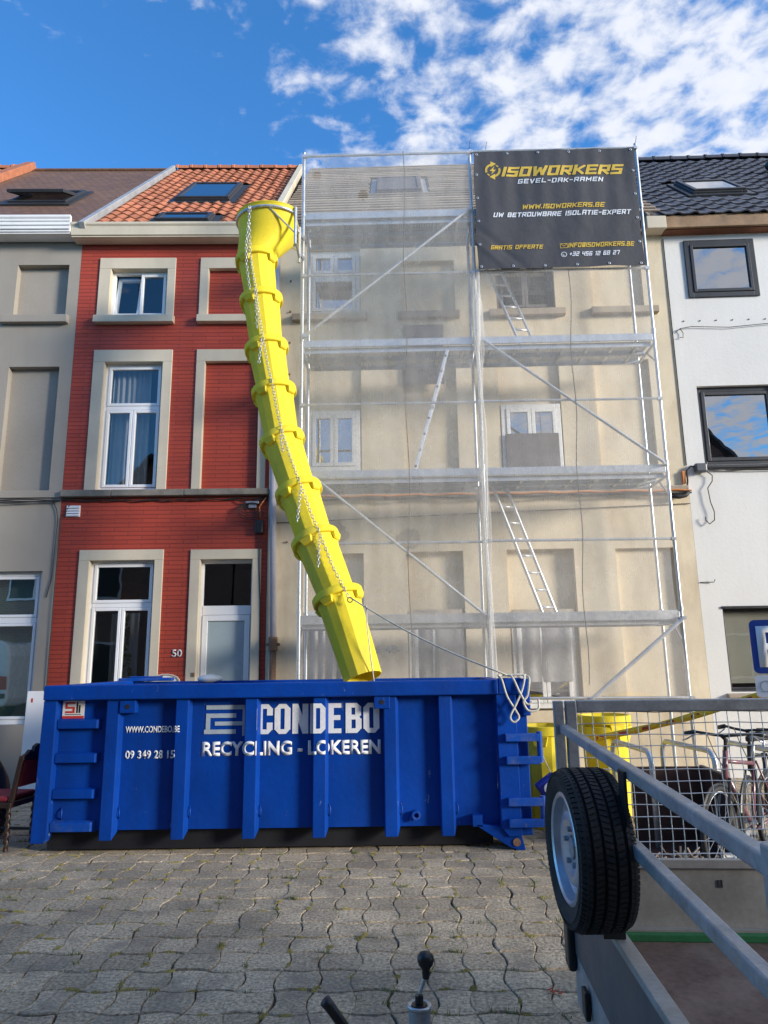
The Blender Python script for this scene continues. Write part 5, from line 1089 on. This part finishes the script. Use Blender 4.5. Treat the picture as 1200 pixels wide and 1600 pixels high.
jw = MB(); jw.lathe([(.03,-.025),(.085,-.03),(.10,-.02),(.10,.02),(.085,.03),(.03,.025)], 24, 'y'); jw.build('jockey_wheel', M['rubber'], jk, 40, loc=(jx,jy,.10)); MB().box(jx-.02,jx+.02,jy-.04,jy+.04,.10,.17).build('wheel_fork', GD, jk)
hbp = [(-.79,-1.17,.42),(-.795,-1.18,.56),(-.81,-1.19,.64),(-.835,-1.20,.69),(-.875,-1.21,.745),(-.888,-1.213,.76)]
MB().path(hbp, lambda t: .0125 + .0035*t, 12).build('handbrake_lever', M['black'], tra, True)

# ------------------------------------------------------------------ bicycle rack, panels, bicycles, pipes
def hoop(a, c, h, label):
    b = MB(); A_, C_ = Vector((*a, 0)), Vector((*c, 0)); r = .12; d = (C_-A_).normalized(); L = (C_-A_).length; pts = [(0,0),(0,h-r)] + [(r-r*math.cos(t*PI/12), h-r+r*math.sin(t*PI/12)) for t in range(1,7)] + [(L-r+r*math.sin(t*PI/12), h-r+r*math.cos(t*PI/12)) for t in range(1,7)] + [(L,0)]
    b.path([d*s + Vector((0,0,z)) for s, z in pts], .026, 10); o = b.build('bike_hoop', M['galv'], None, True, loc=A_)
    return tag(o, label, 'bike rack', 'steel hoops of the bicycle rack')
hoop((2.36,7.80),(2.42,6.85),.84,'galvanised rack hoop nearest the yellow chute section'); hoop((2.86,7.75),(2.98,6.80),.84,'galvanised rack hoop behind the dark brown panels'); hoop((3.42,7.55),(3.56,6.60),.84,'galvanised rack hoop behind the pink bicycle')
pn = thing('brown_panels', 'dark brown cabinet panels standing in front of the bicycle rack', 'cabinet', (2.62,7.0,0), R(-3))
MB().box(-.34,.30,0,.022,.0,.685).build('back_panel', M['brownb'], pn, bevel=.003); MB().box(.3005,.322,-.52,.022,.0,.685).build('side_panel', M['brownb'], pn, bevel=.003); MB().box(.298,.325,-.52,.022,.6855,.697).build('pale_edge', M['batten'], pn); MB().box(.3005,.32,-.535,-.5205,.0,.69).build('pale_edge', M['galv'], pn); MB().box(-.34,.30,-.5,-.001,.0,.02).build('base_panel', M['brownb'], pn)
bt = MB()
for k in range(40):
    x, y = random.gauss(2.50,.16), random.gauss(6.35,.10); a = random.random()*PI; L = random.uniform(.03,.09); bt.beam((x,y,.02+random.random()*.05),(x+math.cos(a)*L,y+math.sin(a)*L,.03+random.random()*.10),.012,.010)
tag(bt.build('wood_scraps', M['batten']), 'small pale scraps heaped at the foot of the brown panels', kind='stuff')
def bicycle(loc, rz, fm, label, steer=0.0):
    """local +x is forward, origin on the ground under the bottom bracket"""
    t = thing('bicycle', label, 'bicycle', loc, rz, 'bicycles in the rack'); rw, fw_ = Vector((-.45,0,.34)), Vector((.62,0,.34)); bb_, ht, hb0, st = Vector((0,0,.28)), Vector((.40,0,.90)), Vector((.44,0,.76)), Vector((-.16,0,.80))
    for nm, c in (('wheel', rw), ('wheel', fw_)):
        b = MB(); b.path([(math.cos(2*PI*k/36)*.325, 0, math.sin(2*PI*k/36)*.325) for k in range(36)], .021, 7, True); w_ = b.build(nm, M['rubber'], t, True, loc=c)
        s = MB(); s.path([(math.cos(2*PI*k/36)*.30, 0, math.sin(2*PI*k/36)*.30) for k in range(36)], .009, 5, True)
        for k in range(18): a = 2*PI*k/18; s.tube((0,.025*(-1)**k,0),(math.cos(a)*.30,0,math.sin(a)*.30),.0014,3,caps=False)
        s.tube((0,-.045,0),(0,.045,0),.018,8); s.build('rim', M['galv'], w_)
        m_ = MB(); m_.path([(math.cos(a)*.355,0,math.sin(a)*.355) for a in [R(20 + 12*k) for k in range(13)]], .012, 5); m_.build('mudguard', M['black'], w_)
    f = MB(); f.tube(bb_, hb0, .020, 10); f.tube(st*.95+Vector((0,0,.02)), ht - Vector((.0,0,.05)), .017, 10); f.tube(bb_, st, .017, 10); f.tube(ht + Vector((-.01,0,.03)), hb0 + Vector((.02,0,-.04)), .022, 10)
    for s in (-.05, .05): f.tube(bb_ + Vector((0,s*.6,0)), rw + Vector((0,s,0)), .010, 6); f.tube(st + Vector((0,s*.4,0)), rw + Vector((0,s,0)), .009, 6)
    f.build('frame', fm, t, True)
    k_ = MB()
    for s in (-.05, .05): k_.path([hb0 + Vector((.02,s*.8,-.03)), Vector((.54,s,.55)), fw_ + Vector((0,s,0))], .012, 6)
    k_.build('fork', M['black'], t)
    h = MB(); top_ = Vector((.37,0,1.02)); h.tube(ht, top_, .014, 8); h.tube(top_, top_ + Vector((.06,0,.03)), .016, 8)
    c, s_ = math.cos(steer), math.sin(steer); hp_ = [(-.06,.31,.03),(-.02,.22,.05),(.05,.10,.04),(.06,0,.03),(.05,-.10,.04),(-.02,-.22,.05),(-.06,-.31,.03)]
    h.path([top_ + Vector((x*c-y*s_, x*s_+y*c, z)) for x, y, z in hp_], .012, 7); hb_ = h.build('handlebar', M['black'], t, True)
    for q in (0, -1):
        x, y, z = hp_[q]; e = Vector((x*c-y*s_, x*s_+y*c, z)); x, y, z = hp_[1 if q == 0 else -2]; e2 = Vector((x*c-y*s_, x*s_+y*c, z)); gq = MB(); gq.tube(top_ + e, top_ + e.lerp(e2, .9), .019, 10); gq.build('grip', M['black'], hb_, True); lv = MB(); lv.path([top_ + e2 + Vector((.03,0,-.02)), top_ + e.lerp(e2,.4) + Vector((.06,0,-.045)), top_ + e + Vector((.05,0,-.05))], .006, 5); lv.build('brake_lever', M['galv_d'], hb_)
    cbx = MB()
    for s in (-.04,.05): cbx.path([top_ + Vector((.03,s*3,.04)), top_ + Vector((.16,s*2,.06)), top_ + Vector((.15,s,-.08)), ht + Vector((.03,s*.3,-.10))], .004, 4)
    cbx.build('brake_cable', M['cable'], t)
    sp_ = MB(); sp_.tube(st, st + Vector((-.045,0,.16)), .013, 8); sp_.build('seat_post', M['galv'], t, True)
    sa = MB(); sa.prism([(-.16,-.075),(-.15,-.09),(-.05,-.05),(.12,-.02),(.14,0),(.12,.02),(-.05,.05),(-.15,.09),(-.16,.075)], 0, .05, 'z'); sa.build('saddle', M['black'], t, bevel=.015, loc=st + Vector((-.05,0,.16)))
    cr = MB(); cr.lathe([(.03,-.06),(.09,-.06),(.09,-.055),(.03,-.055)], 20, 'y'); cr.beam((0,-.07,0),(.05,-.07,-.16),.02,.012,(0,1,0)); cr.beam((0,.07,0),(-.05,.07,.16),.02,.012,(0,1,0)); cr.box(.0,.10,-.14,-.075,-.175,-.15); cr.build('crankset', M['galv_d'], t, loc=bb_)
    return t
bicycle((3.05,6.36,0), R(-137), M['pink'], 'pink framed bicycle with black fork leaning by the rack', .35); bicycle((3.40,6.80,0), R(-128), M['black'], 'dark bicycle at the right edge behind the pink one', -.3)
for k, (p, q, r, m, nm, lb, ct) in enumerate((((2.78,6.30,.035),(3.75,6.20,.035),.035,'galv_d','steel_pipe','grey steel pipe lying on the ground nearest the brown panels','pipe'), ((2.80,6.45,.035),(3.75,6.52,.035),.035,'galv_d','steel_pipe','grey steel pipe lying behind the other pipe below the bicycle','pipe'), ((2.62,5.62,.06),(3.30,5.95,.16),.028,'gutter_w','white_pipe','white plastic pipe with yellowed end below the bicycle','pipe'))):
    tag(MB().tube((0,0,0), Vector(q)-Vector(p), r, 12).build(nm, M[m], None, 40, loc=p), lb, ct)
yc = MB(); yc.sphere((0,0,0),.07,10,6,(1.3,.8,.6)); tag(yc.build('yellow_sponge', M['tapey'], None, True, loc=(2.55,5.75,.10)), 'dirty yellow lump beside the white pipe', 'sponge')
for k, (p, q, lb) in enumerate((((2.60,5.55,.05),(2.66,5.28,.02),'short white plastic offcut nearest the trailer side'), ((2.85,5.62,.05),(2.95,5.42,.02),'short white plastic offcut under the white pipe'))): tag(MB().beam((0,0,0), Vector(q)-Vector(p), .035, .012).build('white_strip', M['pvc'], None, loc=p), lb, 'offcut')
# parking sign and barrier tape
sg = thing('parking_sign', 'blue parking sign with white letter P at the right edge', 'sign', (3.785,6.95,0), R(-22))
MB().tube((0,.03,0),(0,.03,2.15),.03,12).build('post', M['galv_d'], sg, 40)
def rrect(x0, x1, z0, z1, r, y0, y1):
    pts = []
    for cx, cz, a0 in ((x1-r,z1-r,0),(x0+r,z1-r,90),(x0+r,z0+r,180),(x1-r,z0+r,270)):
        for k in range(6): a = R(a0 + 18*k); pts.append((cx + r*math.cos(a), cz + r*math.sin(a)))
    return MB().prism(pts, y0, y1)
pl = rrect(-.25,.25,1.52,2.03,.05,-.012,-.002).build('sign_plate', M['signblue'], sg); text_obj('letter', 'P', -.195, .10, 1.58, 1.97, -.014, M['signwhite'], pl, .012)
p2 = rrect(-.25,.25,1.30,1.505,.03,-.012,-.002).build('lower_plate', M['signwhite'], sg); MB().lathe([(.045,-.001),(.055,-.001),(.055,0),(.045,0)], 20, 'y').build('lower_print', M['logo_g'], p2, loc=(-.16,-.0135,1.40))
tp = MB(); A, B = Vector((2.20,8.10,.82)), Vector((3.81,6.92,1.42)); vs = []
for k in range(25):
    p = A.lerp(B, k/24) + Vector((0,0,-.05*math.sin(PI*k/24))); tw = .5*math.sin(k*.5) ; vs += [p + Vector((0, math.sin(tw)*.03, math.cos(tw)*.035)), p - Vector((0, math.sin(tw)*.03, math.cos(tw)*.035))]
tp.add(vs, [(2*k, 2*k+1, 2*k+3, 2*k+2) for k in range(24)]); tpo = tp.build('barrier_tape', M['tapey'], None, True); tag(tpo, 'yellow barrier tape strung from the parking sign towards the chute section', 'tape')
sdm = tpo.modifiers.new('solid', 'SOLIDIFY'); sdm.thickness = .0015
tpp = MB()
for k in range(1, 23, 3): a = (vs[2*k]+vs[2*k+1])/2; c_ = (vs[2*k+2]+vs[2*k+3])/2; h = (vs[2*k]-vs[2*k+1])*.22; o_ = Vector((-.2,-.9,.1)).normalized()*.003; tpp.add([a-h+o_, c_-h+o_, c_+h+o_, a+h+o_], [(0,1,2,3)])
tpp.build('tape_print', M['stk_r'], tpo)

# ------------------------------------------------------------------ left side: chair, white panel, dark stool
ch = thing('carved_chair', 'dark carved wooden chair with red seat and twisted legs beside the skip', 'chair', (-3.66,7.22,0), R(172))
# local +x is the direction the chair faces
def twist_leg(x, y, z0, z1, r=.020):
    b = MB(); n = 10; m = 34; vs = []
    for j in range(m+1):
        t = j/m; z = z0 + (z1-z0)*t; env = min(1, t*8, (1-t)*8)
        for k in range(n):
            a = 2*PI*k/n; rr = r*(1 + .34*env*math.cos(2*(a - t*2*PI*2.6))); vs.append((x + rr*math.cos(a), y + rr*math.sin(a), z))
    b.add(vs, [(j*n+k, j*n+(k+1)%n, (j+1)*n+(k+1)%n, (j+1)*n+k) for j in range(m) for k in range(n)]); return b.build('leg', M['wood_d'], ch, True)
for x in (-.17,.19):
    for y in (-.19,.19): twist_leg(x, y, .02, .40)
MB().box(-.21,.23,-.23,.23,.40,.45).build('seat_frame', M['wood_d'], ch, bevel=.008); MB().box(-.17,.22,-.215,.215,.451,.50).build('seat_cushion', M['redfab'], ch, bevel=.02)
for y in (-.20,.20): MB().beam((-.195,y,.45),(-.27,y,.86),.04,.045,(1,0,0)).build('back_post', M['wood_d'], ch, bevel=.006)
MB().beam((-.235,0,.58),(-.275,0,.82),.35,.03,(1,0,0)).build('back_pad', M['redfab'], ch, bevel=.008)
cr = MB(); cr.M = Matrix.Translation((-.278,0,0)); cr.prism([(-.23,.82),(.23,.82),(.23,.86),(.16,.88),(.12,.91),(.07,.89),(.05,.935),(.0,.955),(-.05,.935),(-.07,.89),(-.12,.91),(-.16,.88),(-.23,.86)], -.02, .02, 'x'); cr.build('crest_rail', M['wood_d'], ch, bevel=.006)
for y in (-.19,.19): MB().tube((-.17,y,.14),(.19,y,.14),.014,8).build('stretcher', M['wood_d'], ch)
tag(MB().box(0,.62,-.02,.02,0,1.35).build('radiator_panel', M['pvc'], None, bevel=.004, loc=(-4.91,9.98,0), rot=(R(-2),0,0)), 'tall white panel leaning behind the left end of the skip', 'panel')
so_ = bpy.data.objects['radiator_panel']; MB().box(.06,.085,-.0225,-.0205,1.20,1.255).build('small_sticker', M['stk_r'], so_)
bgm = MB()
for j in range(9):
    t = j/8; r = .24*math.sin(PI*(.15 + .80*t))**.5*(1-.35*t)
    for k in range(16):
        a = 2*PI*k/16; rr = r*(1 + .07*math.sin(a*5 + j)); bgm.v.append((rr*math.cos(a), rr*math.sin(a)*.9, .02 + t*.72))
bgm.f += [(j*16+k, j*16+(k+1)%16, (j+1)*16+(k+1)%16, (j+1)*16+k) for j in range(8) for k in range(16)] + [tuple(range(8*16,9*16))]; bgm.mi += [0]*(8*16+1)
tag(bgm.build('black_sack', M['black'], None, True, loc=(-4.10,7.75,0)), 'black rubbish sack at the far left edge behind the chair', 'sack')

# ------------------------------------------------------------------ the other side of the street (behind the camera, seen in the panes)
def opposite(x0, x1, eave, peak, label, gable=True):
    t = thing('opposite_house' if gable else 'added_garage_block', label, 'house' if gable else 'garage', ((x0+x1)/2,-4.2,0), PI, 'houses across the street'); hw = (x1-x0)/2
    if gable:
        b = MB(); b.prism([(-hw,0),(hw,0),(hw,eave),(0,peak),(-hw,eave)], 0, 7); b.build('wall', M['obrick'], t)
        for s in (-1, 1):
            L = math.hypot(hw, peak-eave); b = MB(); b.beam((s*(hw+.15), -.25+3.6, eave-.10),(0, -.25+3.6, peak+.06), 7.6, .10, (0,0,1) if True else 0); b.build('roof_slope', M['slate'], t)
    else:
        MB().box(-hw,hw,0,6,0,eave).build('wall', M['obrick'], t); MB().box(-hw-.1,hw+.1,-.1,6.1,eave+.001,eave+.12).build('roof', M['slate'], t)
    n = max(2, int(hw))
    for k in range(n):
        x = -hw + (k+.5)*2*hw/n
        for z in ((.9,4.0) if gable else (.9,)):
            w_ = MB().box(x-.5,x+.5,-.05,-.002,z,z+1.6).build('window', M['pvc'], t); MB().box(x-.42,x+.42,-.06,-.0505,z+.08,z+1.52).build('pane', M['black'], w_)
    return t
for k in range(5): opposite(-23 + 6*k, -17.1 + 6*k, 6.2 + .25*(k % 2), 8.7 + .3*(k % 3), 'brick row house across the street, dim in the lower panes')
opposite(7.2, 12.6, 7.6, 11.0, 'brick gabled house across the street, reflected in the white house windows'); opposite(12.7, 17.6, 6.6, 9.6, 'lower brick gabled house across the street, reflected beside the taller one')
va = thing('parked_van', 'white van across the street, reflected in the grey house window', 'van', (-14.15,-2.4,0), 0)
b = MB(); b.prism([(-2.7,.45),(2.62,.45),(2.68,.7),(2.66,2.0),(2.5,2.42),(2.2,2.5),(-1.2,2.5),(-1.9,1.55),(-2.65,1.25)], -.95, .95); b.build('body', M['vanw'], va, bevel=.08)
for x in (-1.75,1.75):
    for y in (-.86,.86): b = MB(); b.lathe([(.10,-.1),(.30,-.1),(.34,-.07),(.34,.07),(.30,.1),(.10,.1)], 24, 'y'); b.build('wheel', M['rubber'], va, 40, loc=(x,y,.34))
MB().box(-1.55,-.6,.951,.958,1.5,2.2).build('side_window', M['black'], va, bevel=.003); MB().box(-2.7,2.6,.951,.97,.72,.86).build('side_strip', M['black'], va); MB().box(2.4,2.64,.951,.965,1.0,1.4).build('tail_lamp', M['stk_r'], va); MB().box(.3,.34,.951,.954,.9,2.35).build('door_seam', M['black'], va)
opposite(17.7, 42, 2.9, 2.9, 'unseen low brick garage block added across the street, kept low for the sun', False)  # unseen block added to shape the sun on the ground, kept low
